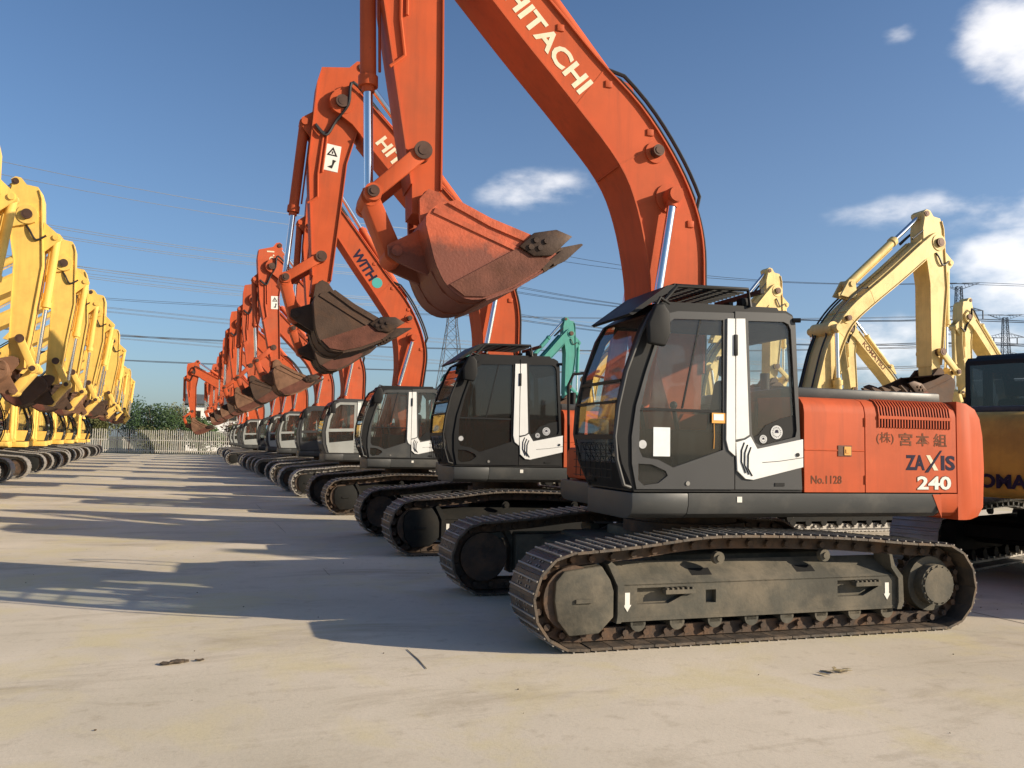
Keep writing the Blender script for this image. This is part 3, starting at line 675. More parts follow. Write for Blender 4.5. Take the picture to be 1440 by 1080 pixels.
# --- working gear: pins in the pose of the nearest machine
FOOT, TIP, BPIN = (-.12, 1.78), (-2.96, 6.85), (-2.84, 3.92)
CYL_TOP, A_LINK, E_LINK, Q_LINK = (-3.46, 6.45), (-2.92, 4.36), (-3.37, 3.92), (-3.13, 3.40)
BC_LOW, BC_TOP = (-.80, 1.30), (-.34, 4.20)
AC_LOW, AC_TOP = (-.80, 5.33), (-2.72, 7.52)
def rel(pts, o): return [(x - o[0], z - o[1]) for x, z in pts]
BOOM_IN = [(-.28, 1.95), (-.45, 2.5), (-.53, 3.0), (-.56, 3.45), (-.69, 4.05), (-.90, 4.50), (-1.37, 5.03), (-2.0, 5.68), (-2.78, 6.52)]
BOOM_OUT = [(-3.08, 7.02), (-2.93, 7.10), (-2.70, 7.03), (-1.69, 6.06), (-1.18, 5.56), (-.68, 5.12), (-.32, 4.66), (-.08, 4.22), (.04, 3.80), (.06, 3.3), (.06, 2.6), (.04, 1.9)]
BW = .27
BOOM_OUT_SLIM = [(-3.06, 7.00), (-2.94, 7.06), (-2.74, 6.97), (-1.83, 5.95), (-1.34, 5.42), (-.92, 4.98), (-.60, 4.56), (-.36, 4.10), (-.24, 3.7), (-.17, 3.2), (-.10, 2.6), (-.02, 1.9)]
def build_gear(root, paint, letters, bucket='bucket', BOOM_OUT=BOOM_OUT):
    slim = BOOM_OUT is BOOM_OUT_SLIM
    inn = [BOOM_IN[0]] + [tuple(p) for p in catmull(BOOM_IN, 4)][1:]
    out = [tuple(p) for p in catmull(BOOM_OUT, 4)]
    foot = [(.0, 1.68), (-.12, 1.64), (-.24, 1.69)]
    tip = [(-3.0, 6.66), (-3.13, 6.75), (-3.16, 6.90)]
    b = MB().prism(rel(inn + tip + out + foot, FOOT), -BW, BW)
    cut = [p for p in out if p[0] > -2.72]
    lip = MB().strip(rel(cut[:-3], FOOT), -BW - .03, BW + .03, .016)
    lip.strip(rel(inn[2:-1], FOOT)[::1], -BW - .03, BW + .03, .016)
    boom = part('boom', b, paint, root, (FOOT[0], 0, FOOT[1]), smooth=25)
    part('boom_flange', lip, paint, boom, smooth=25)
    w = MB()
    for p, q in (((-1.37, 5.04), (-1.08, 5.44)), ((-.92, 4.47), (-.44, 4.77)), ((-.70, 4.08), (-.16, 4.33))):
        (a, c), (d, e) = rel([p, q], FOOT)
        if slim: d, e = a + (d - a) * .62, c + (e - c) * .62
        n = Vector((d - a, e - c)).normalized() * .008
        w.prism([(a - n.y, c + n.x), (a + n.y, c - n.x), (d + n.y, e - n.x), (d - n.y, e + n.x)], -BW - .004, BW + .004)
    part('weld_seam', w, paint, boom)
    for p, r, d in ((BC_TOP, .085, .17), ((-.66, 4.50) if slim else (-.50, 4.66), .06, .10), (TIP, .10, .07), (FOOT, .09, .08)):
        (x, z), = rel([p], FOOT)
        q = MB().cyl((x, -BW - d, z), (x, BW + d, z), r, 20).cyl((x, -BW - d - .006, z), (x, BW + d + .006, z), r * .62, 16)
        part('boom_pin', q, 'pin' if p != BC_TOP else paint, boom)
    for p, r in ((BC_TOP, .15), ((-.66, 4.50) if slim else (-.50, 4.66), .11), (TIP, .19)):
        (x, z), = rel([p], FOOT)
        part('pin_boss', MB().cyl((x, -BW - .018, z), (x, BW + .018, z), r, 22), paint, boom)
    if not slim:
        for px_, pz_ in ((-1.55, 5.80), (-1.02, 5.30), (-.55, 4.86), (-.08, 3.95)):
            (x, z), = rel([(px_, pz_)], FOOT); part('hose_clamp', MB().box(x - .045, x + .03, -BW - .016, -BW + .02, z - .03, z + .04, .006), paint, boom)
    (x, z), = rel([AC_LOW], FOOT)
    part('cylinder_lug', MB().prism([(x - .2, z - .30), (x + .25, z - .32), (x + .09, z + .07), (x, z + .10), (x - .09, z + .07)], -.14, -.09).prism([(x - .2, z - .30), (x + .25, z - .32), (x + .09, z + .07), (x, z + .10), (x - .09, z + .07)], .09, .14).cyl((x, -.17, z), (x, .17, z), .06), paint, boom)
    ho = [Vector(p) for p in out if -2.6 < p[0] and p[1] > 2.4]
    def offset_line(off, yy, k0=0, k1=None):
        r = []
        for i in range(len(ho))[k0:k1]:
            a, c = ho[max(0, i - 1)], ho[min(len(ho) - 1, i + 1)]; d = (c - a).normalized()
            p = ho[i] + Vector((-d.y, d.x)) * off
            r.append((p.x - FOOT[0], yy, p.y - FOOT[1]))
        return r
    part('boom_pipe', MB().tube(offset_line(.05, -.22, 0, 9), .02, 6).tube(offset_line(.05, -.15, 0, 9), .02, 6).tube(offset_line(.05, .2, 0, 9), .02, 6), paint, boom)
    hs = MB()
    for yy, off in ((-.22, .14), (-.16, .11), (.18, .12)):
        pl = offset_line(.05, yy, 6, 9) + offset_line(off, yy, 9, 20) + offset_line(.06, yy, 20, None)
        hs.tube([tuple(p) for p in catmull(pl, 2)] if False else pl, .020, 6)
    part('boom_hose', hs, 'hose', boom)
    for txt, matn, ox, oz, hh, ww in letters.get('boom', ()):
        (x, z), = rel([(ox, oz)], FOOT)
        u = Vector((.69, 0, -.73)); v = Vector((.73, 0, .69))
        lettering('boom_lettering', txt, matn, boom, (x, -BW - .002, z), u, v, hh, ww, .03)
    # boom cylinders
    def cylinder(nm, lo, hi, lb, r, rr, y, barrel_mat=paint):
        d = Vector((hi[0] - lo[0], hi[1] - lo[1])).normalized()
        bar = MB().cyl((0, 0, 0), (d.x * lb, 0, d.y * lb), r, 18).cyl((d.x * (lb - .1), 0, d.y * (lb - .1)), (d.x * lb, 0, d.y * lb), r * 1.22, 18).cyl((d.x * (lb), 0, d.y * lb), (d.x * (lb + .05), 0, d.y * (lb + .05)), r * .8, 18).cyl((0, -r * 1.1, 0), (0, r * 1.1, 0), r * 1.05, 16)
        bar.tube([(d.x * .25 - d.y * (r + .03), -.02, d.y * .25 + d.x * (r + .03)), (d.x * (lb - .15) - d.y * (r + .03), -.02, d.y * (lb - .15) + d.x * (r + .03))], .014, 6)
        part(nm, bar, barrel_mat, root, (lo[0], y, lo[1]))
        lr = (Vector(hi) - Vector(lo)).length - lb + .35
        rod = MB().cyl((0, 0, 0), (-d.x * lr, 0, -d.y * lr), rr, 16)
        ro = part(nm + '_rod', rod, 'chrome', root, (hi[0], y, hi[1]))
        part('rod_eye', MB().cyl((0, -r * 1.0, 0), (0, r * 1.0, 0), rr * 1.7, 16).cyl((0, 0, 0), (-d.x * rr * 2.6, 0, -d.y * rr * 2.6), rr * 1.25, 14), paint, ro)
        return d
    for s in (-1, 1): cylinder('boom_cylinder', BC_LOW, BC_TOP, 1.72, .085, .045, s * (BW + .10))
    cylinder('arm_cylinder', AC_LOW, AC_TOP, 1.75, .09, .05, 0)
    cylinder('bucket_cylinder', CYL_TOP, E_LINK, 1.42, .078, .045, 0)
    # arm
    ap = [(-2.98, 3.80), (-2.84, 3.77), (-2.73, 3.84), (-2.72, 4.04), (-2.735, 5.2), (-2.75, 5.91), (-2.66, 6.5), (-2.60, 6.85), (-2.60, 7.18), (-2.66, 7.42), (-2.64, 7.56), (-2.72, 7.62), (-2.82, 7.60), (-2.92, 7.47), (-3.34, 7.36), (-3.36, 7.1), (-3.31, 5.85), (-3.05, 4.40), (-2.99, 4.07)]
    if slim: ap = [{(-3.34, 7.36): (-3.12, 7.44), (-3.36, 7.1): (-3.19, 7.2), (-3.31, 5.85): (-3.24, 5.85)}.get(p, p) for p in ap]
    arm = part('arm', MB().prism(rel(ap, TIP), -.185, .185), paint, root, (TIP[0], 0, TIP[1]), smooth=25)
    fl = MB().strip(rel([(-3.14, 7.38), (-3.19, 7.2), (-3.24, 5.85), (-3.05, 4.40), (-2.99, 4.07)] if slim else [(-3.33, 7.3), (-3.36, 7.1), (-3.31, 5.85), (-3.05, 4.40), (-2.99, 4.07)], TIP), -.215, .215, -.016)
    fl.strip(rel([(-2.72, 4.04), (-2.735, 5.2), (-2.75, 5.91), (-2.66, 6.5), (-2.62, 6.75)], TIP), -.215, .215, -.016)
    part('arm_flange', fl, paint, arm)
    for p, r, d in ((BPIN, .075, .13), (A_LINK, .085, .165), (TIP, .11, .10), (AC_TOP, .065, .02)):
        (x, z), = rel([p], TIP)
        q = MB().cyl((x, -.185 - d, z), (x, .185 + d, z), r, 20).cyl((x, -.192 - d, z), (x, .192 + d, z), r * .55, 14)
        part('arm_pin', q, 'pin', arm)
    (x, z), = rel([CYL_TOP], TIP)
    part('cylinder_lug', MB().prism([(x - .05, z + .06), (x - .08, z), (x - .05, z - .06), (x + .25, z - .35), (x + .22, z + .3)], -.14, -.10).prism([(x - .05, z + .06), (x - .08, z), (x - .05, z - .06), (x + .25, z - .35), (x + .22, z + .3)], .10, .14).cyl((x, -.17, z), (x, .17, z), .055), paint, arm)
    part('arm_pipe', MB().tube([(x + .30, -.20, z - .15), (x + .31, -.205, z - .8), (x + .36, -.205, z - 1.15), (x + .22, -.21, z - 1.28)], .016, 6).tube([(x + .36, -.20, z - .15), (x + .37, -.205, z - .75)], .016, 6), paint, arm)
    for txt, matn, ox, oz, hh, ww in letters.get('arm', ()):
        (xx, zz), = rel([(ox, oz)], TIP)
        if txt == '!':
            stk = part('caution_sticker', MB().box(xx, xx + hh * .55, -.191, -.186, zz, zz + hh), 'decal_white', arm)
            part('caution_symbol', MB().plate([(xx + hh * .1, zz + hh * .58), (xx + hh * .45, zz + hh * .58), (xx + hh * .275, zz + hh * .9)], [[(xx + hh * .17, zz + hh * .62), (xx + hh * .38, zz + hh * .62), (xx + hh * .275, zz + hh * .82)]], -.194, -.191).prism([(xx + hh * .2, zz + hh * .12), (xx + hh * .38, zz + hh * .14), (xx + hh * .36, zz + hh * .42), (xx + hh * .3, zz + hh * .3)], -.194, -.191), 'decal_black', arm)
        else:
            lettering('arm_lettering', txt, matn, arm, (xx, -.188, zz), (.12, 0, -1), (1, 0, .12), hh, ww, .02)
    # bucket linkage
    def bar(p, q, r, y0, y1, nm, o):
        d = (Vector(q) - Vector(p)); n = Vector((-d.y, d.x)).normalized() * r
        (a, c), (e, f) = rel([p, q], o)
        return part(nm, MB().prism([(a - n.x, c - n.y), (e - n.x * .9, f - n.y * .9), (e + n.x * .9, f + n.y * .9), (a + n.x, c + n.y)], y0, y1, 'y', .015).cyl((a, y0 - .006, c), (a, y1 + .006, c), r * 1.15, 16).cyl((e, y0 - .006, f), (e, y1 + .006, f), r * 1.1, 16), paint, root, (o[0], 0, o[1]))
    bar(A_LINK, E_LINK, .075, -.33, -.26, 'side_link', A_LINK); bar(A_LINK, E_LINK, .075, .26, .33, 'side_link', A_LINK)
    pinl = part('link_pin', MB().cyl((0, -.36, 0), (0, .36, 0), .055, 16).cyl((0, -.37, 0), (0, .37, 0), .03, 12), 'pin', root, (E_LINK[0], 0, E_LINK[1]))
    bl = bar(Q_LINK, E_LINK, .085, -.17, .17, 'bucket_link', Q_LINK)
    # bucket
    shell = [(-1.66, 3.42), (-1.83, 3.26), (-2.11, 3.07), (-2.36, 2.96), (-2.55, 2.945), (-2.71, 3.04), (-2.82, 3.22), (-2.89, 3.45), (-2.93, 3.66), (-2.80, 3.80), (-2.66, 3.83)]
    sh = [tuple(p) for p in catmull(shell, 3)]
    bk = MB().strip(rel(sh, BPIN), -.60, .60, -.025)
    side = rel(sh + [(-2.33, 3.69), (-1.95, 3.57)], BPIN)
    for s in (-1, 1): bk.prism(side, s * .585, s * .61)
    for s in (-1, 1):
        bk.prism(rel([(-2.94, 3.90), (-2.86, 4.0), (-2.76, 3.98), (-2.60, 3.82), (-2.75, 3.74), (-2.88, 3.55), (-2.93, 3.7)], BPIN), s * .30 - .03, s * .30 + .03)
        bk.prism(rel([(-3.21, 3.46), (-3.20, 3.36), (-3.12, 3.31), (-2.82, 3.20), (-2.87, 3.5), (-2.90, 3.64)], BPIN), s * .23 - .03, s * .23 + .03)
    bk.cyl((Q_LINK[0] - BPIN[0], -.3, Q_LINK[1] - BPIN[1]), (Q_LINK[0] - BPIN[0], .3, Q_LINK[1] - BPIN[1]), .05, 14)
    bucket_o = part('bucket', bk, bucket, root, (BPIN[0], 0, BPIN[1]), smooth=30)
    rb = MB()
    for s in (-1, 1):
        rb.prism(rel([(-2.74, 3.80), (-2.66, 3.84), (-2.33, 3.70), (-1.95, 3.585), (-1.68, 3.46), (-1.95, 3.50), (-2.33, 3.62)], BPIN), s * .61, s * .63)
        rb.prism(rel([(-2.87, 3.70), (-2.85, 3.745), (-2.06, 3.455), (-2.09, 3.42)], BPIN), s * .61, s * .625)
    for s in (-1, 1):
        wp = MB().prism(rel([(-2.08, 3.44), (-2.70, 3.06), (-2.56, 2.965), (-2.36, 2.975), (-2.11, 3.09), (-1.83, 3.275), (-1.75, 3.36)], BPIN), s * .61, s * .628)
        part('wear_plate', wp, 'bucket_wear', bucket_o)
    lowp = [(-1.72, 3.36), (-1.83, 3.255), (-2.11, 3.065), (-2.36, 2.955)]
    rb.strip(rel(lowp, BPIN), -.615, .615, .018)
    hp = [(-2.30, 2.985), (-2.45, 2.945), (-2.55, 2.94), (-2.71, 3.035), (-2.82, 3.215)]
    rb.strip(rel(hp, BPIN), -.40, -.25, .014).strip(rel(hp, BPIN), .25, .40, .014)
    part('bucket_rib', rb, bucket, bucket_o)
    part('lip', MB().prism(rel([(-1.63, 3.47), (-1.61, 3.44), (-1.80, 3.25), (-1.83, 3.29)], BPIN), -.62, .62), 'tooth', bucket_o)
    tp = rel([(-1.74, 3.44), (-1.66, 3.49), (-1.42, 3.56), (-1.40, 3.55), (-1.58, 3.38), (-1.70, 3.32)], BPIN)
    for k in range(5):
        y = -.54 + k * .27
        t = MB()
        bm = bmesh.new()
        A = [bm.verts.new((x, y - (.06 if x < -1.5 - BPIN[0] else .035), z)) for x, z in tp]; B = [bm.verts.new((x, y + (.06 if x < -1.5 - BPIN[0] else .035), z)) for x, z in tp]
        bm.faces.new(A); bm.faces.new(B)
        for i in range(len(tp)): bm.faces.new((A[i], A[(i + 1) % len(tp)], B[(i + 1) % len(tp)], B[i]))
        t._add(bm); part('tooth', t, 'tooth', bucket_o)
    for s in (-1, 1):
        t = MB().prism(rel([(-2.06, 3.46), (-1.92, 3.60), (-1.70, 3.65), (-1.54, 3.60), (-1.66, 3.48), (-1.74, 3.40), (-1.92, 3.38)], BPIN), s * .612, s * .655, 'y', .008)
        for x, z in ((-1.95, 3.46), (-1.86, 3.46), (-1.90, 3.53), (-1.80, 3.53)):
            t.cyl((x - BPIN[0], s * .65, z - BPIN[1]), (x - BPIN[0], s * .672, z - BPIN[1]), .028, 8)
        part('side_cutter', t, 'tooth', bucket_o)

def rot(p, a):   # turn about +y by a, as Blender does
    c, s = math.cos(a), math.sin(a)
    return Vector((p[0] * c + p[1] * s, -p[0] * s + p[1] * c))

def pose(root, db=0., da=0., dk=0., hose=True, hose_mat='hose'):
    V = Vector
    g = lambda n: [c for c in CH[root] if c.name.split('.')[0] == n]
    def put(o, p, a): o.location = (p[0], o.location.y, p[1]); o.rotation_euler.y = a
    F = V(FOOT); B = lambda p: F + rot(V(p) - F, db)
    T = B(TIP); A = lambda p: T + rot(V(p) - V(TIP), db + da)
    K = A(BPIN); W = lambda p: K + rot(V(p) - V(BPIN), db + da + dk)
    put(g('boom')[0], F, db); put(g('arm')[0], T, db + da); put(g('bucket')[0], K, db + da + dk)
    a2, q = A(A_LINK), W(Q_LINK)
    l1 = (V(A_LINK) - V(E_LINK)).length; l2 = (V(Q_LINK) - V(E_LINK)).length
    d = q - a2; L = min(d.length, l1 + l2 - .01); L = max(L, abs(l1 - l2) + .01); d.normalize()
    x = (l1 * l1 - l2 * l2 + L * L) / (2 * L); h = math.sqrt(max(0, l1 * l1 - x * x))
    cand = [a2 + d * x + V((-d.y, d.x)) * h * s for s in (1, -1)]
    ax = (K - T).normalized(); e = max(cand, key=lambda p: (p - T).dot(V((ax.y, -ax.x))))
    def aim(o, p, q_, p0, q0):
        a0 = math.atan2(q0[1] - p0[1], q0[0] - p0[0]); a1 = math.atan2(q_[1] - p[1], q_[0] - p[0])
        put(o, p, -(a1 - a0))
    for o in g('side_link'): aim(o, a2, e, A_LINK, E_LINK)
    for o in g('bucket_link'): aim(o, q, e, Q_LINK, E_LINK)
    for o in g('link_pin'): put(o, e, 0)
    for nm, lo, hi, l0, h0 in (('boom_cylinder', V(BC_LOW), B(BC_TOP), BC_LOW, BC_TOP), ('arm_cylinder', B(AC_LOW), A(AC_TOP), AC_LOW, AC_TOP), ('bucket_cylinder', A(CYL_TOP), e, CYL_TOP, E_LINK)):
        for o in g(nm): aim(o, lo, hi, l0, h0)
        for o in g(nm + '_rod'): aim(o, hi, lo, h0, l0)
    if hose:
        hs = MB()
        for k, yy in enumerate((-.24, -.20, .22)):
            p0 = B((-2.35 + .06 * k, 6.74)); p1 = B((-2.80, 7.16 + .03 * k)); p2 = A((-3.0, 6.55)); p3 = A((-3.12, 6.28 + .04 * k)); p4 = A((-3.30, 6.40 + .03 * k))
            pts = [(p[0], yy - (.09 if i in (1, 2) else 0), p[1]) for i, p in enumerate((p0, p1, A((-2.86, 6.82)), p2, p3, p4))]
            hs.tube([tuple(v) for v in catmull(pts, 5)], .021, 6)
        part('joint_hose', hs, hose_mat, root)

# ------------------------------------------------------------------ ground, fence, trees, house, pylons
def ground_material(name, c1, c2, stain, concrete=True):
    m = bpy.data.materials.new(name); m.use_nodes = True
    n, l = m.node_tree.nodes, m.node_tree.links; p = n['Principled BSDF']
    t = n.new('ShaderNodeTexCoord')
    def noise(s, d, r=.55, vec=None, dist=0):
        z = n.new('ShaderNodeTexNoise'); z.inputs['Scale'].default_value = s; z.inputs['Detail'].default_value = d; z.inputs['Roughness'].default_value = r
        z.inputs['Distortion'].default_value = dist
        l.new(vec or t.outputs['Object'], z.inputs['Vector']); return z.outputs['Fac']
    def rng(v, a, b, c=0., d=1.):
        r = n.new('ShaderNodeMapRange'); l.new(v, r.inputs['Value']); r.inputs['From Min'].default_value = a; r.inputs['From Max'].default_value = b
        r.inputs['To Min'].default_value = c; r.inputs['To Max'].default_value = d; return r.outputs[0]
    def mix(f, a, b):
        x = n.new('ShaderNodeMix'); x.data_type = 'RGBA'; l.new(f, x.inputs['Factor'])
        for s, v in ((6, a), (7, b)):
            if isinstance(v, tuple): x.inputs[s].default_value = (*v, 1)
            else: l.new(v, x.inputs[s])
        return x.outputs[2]
    mp = n.new('ShaderNodeMapping'); mp.inputs['Scale'].default_value = (.35, 1.0, 1); l.new(t.outputs['Object'], mp.inputs['Vector'])
    col = mix(rng(noise(.32, 6, .6), .35, .65), c1, c2)
    col = mix(rng(noise(1.1, 8, .68, mp.outputs[0], .6), .53, .70, 0, .7), col, stain)
    col = mix(rng(noise(5.5, 7, .7), .55, .75, 0, .5), col, stain)
    col = mix(rng(noise(.9, 5, .6, None, .5), .50, .64, 0, .6), col, (c1[0] * .92, c1[1] * .90, c1[2] * .62))
    col = mix(rng(noise(.11, 5, .6), .52, .68, 0, .35), col, tuple(c * 1.12 for c in c1))
    col = mix(rng(noise(40, 3), .5, .85, 0, .16), col, tuple(c * .55 for c in stain))
    if concrete:   # tracked marks scraped by steel tracks, running across the yard
        mp2 = n.new('ShaderNodeMapping'); mp2.inputs['Scale'].default_value = (.12, 5.0, 1); l.new(t.outputs['Object'], mp2.inputs['Vector'])
        col = mix(rng(noise(1.0, 5, .6, mp2.outputs[0], .4), .60, .75, 0, .30), col, tuple(c * 1.15 for c in c1))
        col = mix(rng(noise(.8, 6, .7, mp2.outputs[0], .8), .62, .75, 0, .35), col, stain)
    l.new(col, p.inputs['Base Color']); p.inputs['Roughness'].default_value = .88
    b = n.new('ShaderNodeBump'); b.inputs['Strength'].default_value = .18; b.inputs['Distance'].default_value = .012
    l.new(noise(28, 8, .7), b.inputs['Height']); l.new(b.outputs[0], p.inputs['Normal'])
    return m

MT['concrete'] = ground_material('yard_concrete', (.63, .55, .43), (.49, .43, .32), (.30, .24, .15))
MT['earth'] = ground_material('dry_earth', (.16, .14, .08), (.12, .13, .06), (.08, .09, .04), False)
MT['joint'] = mat('joint_filler', (.19, .165, .125), .9, var=.3, vscale=3)
MT['patch'] = mat('pale_concrete_edge', (.46, .43, .37), .9, var=.15, dirt=(.3, .26, .2), damt=.5)
MT['galv'] = mat('pale_fence_paint', (.42, .40, .36), .6, var=.15, dirt=(.25, .2, .15), damt=.5)
MT['lattice'] = mat('weathered_galvanised_steel', (.12, .125, .135), .6, .3, var=.1)
MT['wire'] = mat('aluminium_wire', (.13, .14, .16), .5, .2, var=.05)
MT['bark'] = mat('bark', (.09, .065, .045), .9, var=.3)
MT['plaster'] = mat('white_plaster', (.72, .71, .68), .8, var=.06)
MT['rooftile'] = mat('dark_roof', (.07, .075, .085), .7, var=.15)
MT['mudclod'] = mat('mud', (.085, .062, .040), .95, var=.3, bump=.5)
MT['dryleaf'] = mat('dry_leaf', (.30, .24, .13), .8, var=.3, vscale=12)

def sheet(name, x0, x1, y0, y1, z, m, nx=1, ny=1):
    me = bpy.data.meshes.new(name)
    vs = [(x0 + (x1 - x0) * i / nx, y0 + (y1 - y0) * j / ny, z) for j in range(ny + 1) for i in range(nx + 1)]
    fs = [(j * (nx + 1) + i, j * (nx + 1) + i + 1, (j + 1) * (nx + 1) + i + 1, (j + 1) * (nx + 1) + i) for j in range(ny) for i in range(nx)]
    me.from_pydata(vs, [], fs); me.materials.append(MT[m]); o = obj(name, me); o['kind'] = 'structure'; return o
terrain = sheet('terrain', -3500, 3500, -200, 5000, -.06, 'earth')
yard = sheet('ground', -90, 130, -40, 89.0, 0, 'concrete')
jr = random.Random(11)
def joint_run(fn, s0, s1):
    s = s0 + jr.uniform(0, 3)
    while s < s1:
        L = jr.uniform(.5, 2.6); n = max(3, int(L / .25)); pts = [fn(min(s + L * k / n, s1)) for k in range(n + 1)]
        ws = [.0006 + .0022 * math.sin(math.pi * k / n) * jr.uniform(.5, 1) for k in range(n + 1)]
        d = (Vector(pts[-1]) - Vector(pts[0])).normalized(); nx, ny = -d.y, d.x
        jj = [jr.uniform(-.006, .006) for _ in pts]
        A = [(x + nx * (w + j), y + ny * (w + j)) for (x, y), w, j in zip(pts, ws, jj)]; B = [(x - nx * (w - j), y - ny * (w - j)) for (x, y), w, j in zip(pts, ws, jj)]
        part('joint', MB().prism(A + B[::-1], .002, .005, 'z'), 'joint', yard, smooth=0)
        s += L + jr.uniform(1.5, 7)
for k in range(-2, 6): joint_run(lambda s, k=k: (1.70 + 6 * k, s), 9.0 if k == 0 else 3.0, 60)
for k in range(2, 8): joint_run(lambda s, k=k: (s, 5.62 + 6 * k - .03 * s), -12, 14)
part('joint', MB().prism([(1.700, 6.62), (1.703, 6.62), (1.712, 6.3), (1.70, 6.02), (1.697, 6.02), (1.704, 6.3)], .002, .006, 'z'), 'joint', yard, smooth=0)

FY = 88.2
fence = thing('palisade_fence', 'long pale metal palisade fence closing the far end of the yard', 'fence', loc=(0, FY, 0))
pk = MB()
x = -44.0
while x < 75:
    h = 2.35 + random.uniform(-.04, .04); dx = random.uniform(-.012, .012)
    pk.box(x - .035 + dx, x + .035 + dx, -.03, .0, .10, h - .08).prism([(x - .035 + dx, h - .08), (x + .035 + dx, h - .08), (x + dx, h)], -.03, 0)
    x += .19
pko = part('picket', pk, 'galv', fence, smooth=0); pko['kind'] = 'stuff'
for z in (.28, 1.28): part('rail', MB().box(-44, 75, .004, .05, z, z + .09), 'patch', fence)
for k in range(29): part('fence_post', MB().box(-44 + k * 4.2 - .06, -44 + k * 4.2 + .06, .054, .17, 0, 2.3), 'lattice', fence)

def leaf_mat(name, c, var=.35):
    m = mat(name, c, .6, var=var, vscale=.8)
    m.node_tree.nodes['Principled BSDF'].inputs['Subsurface Weight'].default_value = 0
    return m
LEAF = dict(dark=leaf_mat('dark_leaves', (.032, .060, .018)), olive=leaf_mat('olive_leaves', (.085, .090, .030)), red=leaf_mat('reddish_leaves', (.105, .055, .032)), mid=leaf_mat('mid_green_leaves', (.050, .085, .022)))
def crown(cx_, cz, rx, rz, n, seed, size=.27):
    rnd = random.Random(seed); vs, fs = [], []
    lobes = [(rnd.uniform(-.6, .6) * rx, rnd.uniform(-.6, .6) * rx, cz + rnd.uniform(-.55, .6) * rz, rnd.uniform(.32, .6)) for _ in range(11)]
    for _ in range(n):
        lx, ly, lz, lr = rnd.choice(lobes)
        d = Vector((rnd.gauss(0, 1), rnd.gauss(0, 1), rnd.gauss(0, 1))).normalized() * (rnd.random() ** .4)
        p = Vector((lx + d.x * rx * lr, ly + d.y * rx * lr, lz + d.z * rz * lr))
        a = Vector((rnd.gauss(0, 1), rnd.gauss(0, 1), rnd.gauss(0, .6))).normalized(); b = a.orthogonal().normalized()
        s = size * rnd.uniform(.5, 1.25); i = len(vs)
        vs += [p + a * s * .5, p + b * s * .28, p - a * s * .5, p - b * s * .28]; fs.append((i, i + 1, i + 2, i + 3))
    me = bpy.data.meshes.new('crown'); me.from_pydata([tuple(v) for v in vs], [], fs); return me
def tree(name, label, cat, x, y, h, w, kind, seed, n=2600, bush=False):
    t = thing(name, label, cat, 'trees and bushes beyond the fence', (x, y, -.06))
    base = h * (.05 if bush else .28)
    me = crown(0, base + (h - base) * .5, w * .5, (h - base) * .55, n, seed); me.materials.append(LEAF[kind])
    part('crown', me, None, t)
    b = MB().cyl((0, 0, 0), (.1, 0, h * .6), .13 if not bush else .06, 8, .05)
    rnd = random.Random(seed)
    for k in range(5):
        a = rnd.uniform(0, 6.28); b.cyl((.05, 0, h * (.15 + .07 * k)), (math.cos(a) * w * .28, math.sin(a) * w * .28, h * (.5 + .08 * k)), .06, 6, .02)
    part('trunk', b, 'bark', t)
TREES = [  # x, y, height, width, kind, label
    (-3.6, 97, 5.6, 6.5, 'dark', 'dark green rounded tree just right of the gap between the two rows'), (-8.2, 94, 5.2, 4.6, 'olive', 'olive tree beside the last yellow arm, beyond the fence'),
    (1.2, 99, 4.6, 4.5, 'mid', 'lower mid green tree left of the white house'), (-11.8, 95, 4.5, 5.5, 'red', 'brownish bush behind the last yellow machine'),
    (-16.5, 96, 6.0, 6, 'mid', 'mid green tree behind the yellow row, partly hidden'), (4.6, 96, 3.5, 4.8, 'red', 'reddish brown bush below the white house'),
    (8.6, 97, 3.9, 5.5, 'red', 'reddish bush behind the end of the orange row'), (1.6, 92.5, 3.3, 5.2, 'mid', 'low green bush against the fence below the white house'), (6.3, 93, 3.4, 5.4, 'olive', 'olive bush against the fence beside the orange cabs'), (-3.0, 92.5, 2.9, 5.0, 'olive', 'low olive bush against the fence in the middle of the gap'), (12.5, 99, 5.5, 6, 'olive', 'olive tree behind the end of the orange row'), (-22, 98, 5.5, 6.5, 'dark', 'dark tree at the far left beyond the fence'),
    (-5.9, 101, 6.2, 7, 'dark', 'taller dark green tree in the middle of the gap'), (-10, 99, 6.4, 6.5, 'mid', 'mid green tree above the last yellow bucket'), (-.8, 103, 5.2, 5, 'olive', 'pale olive treetop between the dark tree and the house'), (19, 104, 5, 7, 'dark', 'dark tree hidden behind the orange cabs'), (30, 108, 5.5, 8, 'mid', 'mid green tree far behind the right row')]
for i, (x, y, h, w, k, lb) in enumerate(TREES):
    low = h < 4.2
    tree('bush' if low else 'tree', lb, 'bush' if low else 'tree', x, y, h, w, k, 100 + i, 4200 if i < 4 else 2400, low)

hs = thing('house', 'small white house with a dark roof beyond the trees', 'house', loc=(3.6, 117, -.06))
part('wall', MB().box(-3.7, 4.2, -3, 3, 0, 6.1), 'plaster', hs)
part('roof', MB().prism([(-3.6, 6.1), (3.6, 6.1), (2.8, 7.25), (-2.8, 7.25)], -4.2, 4.7, 'x').box(-4.25, 4.75, -3.65, 3.65, 6.0, 6.1), 'rooftile', hs)
for x in (-2.6, -.4, 1.8):
    w = part('window', MB().box(x - .55, x + .55, -3.06, -3.0, 3.9, 5.2), 'patch', hs)
    part('pane', MB().box(x - .47, x + .47, -3.07, -3.06, 3.98, 5.12), 'glass_dark', w)

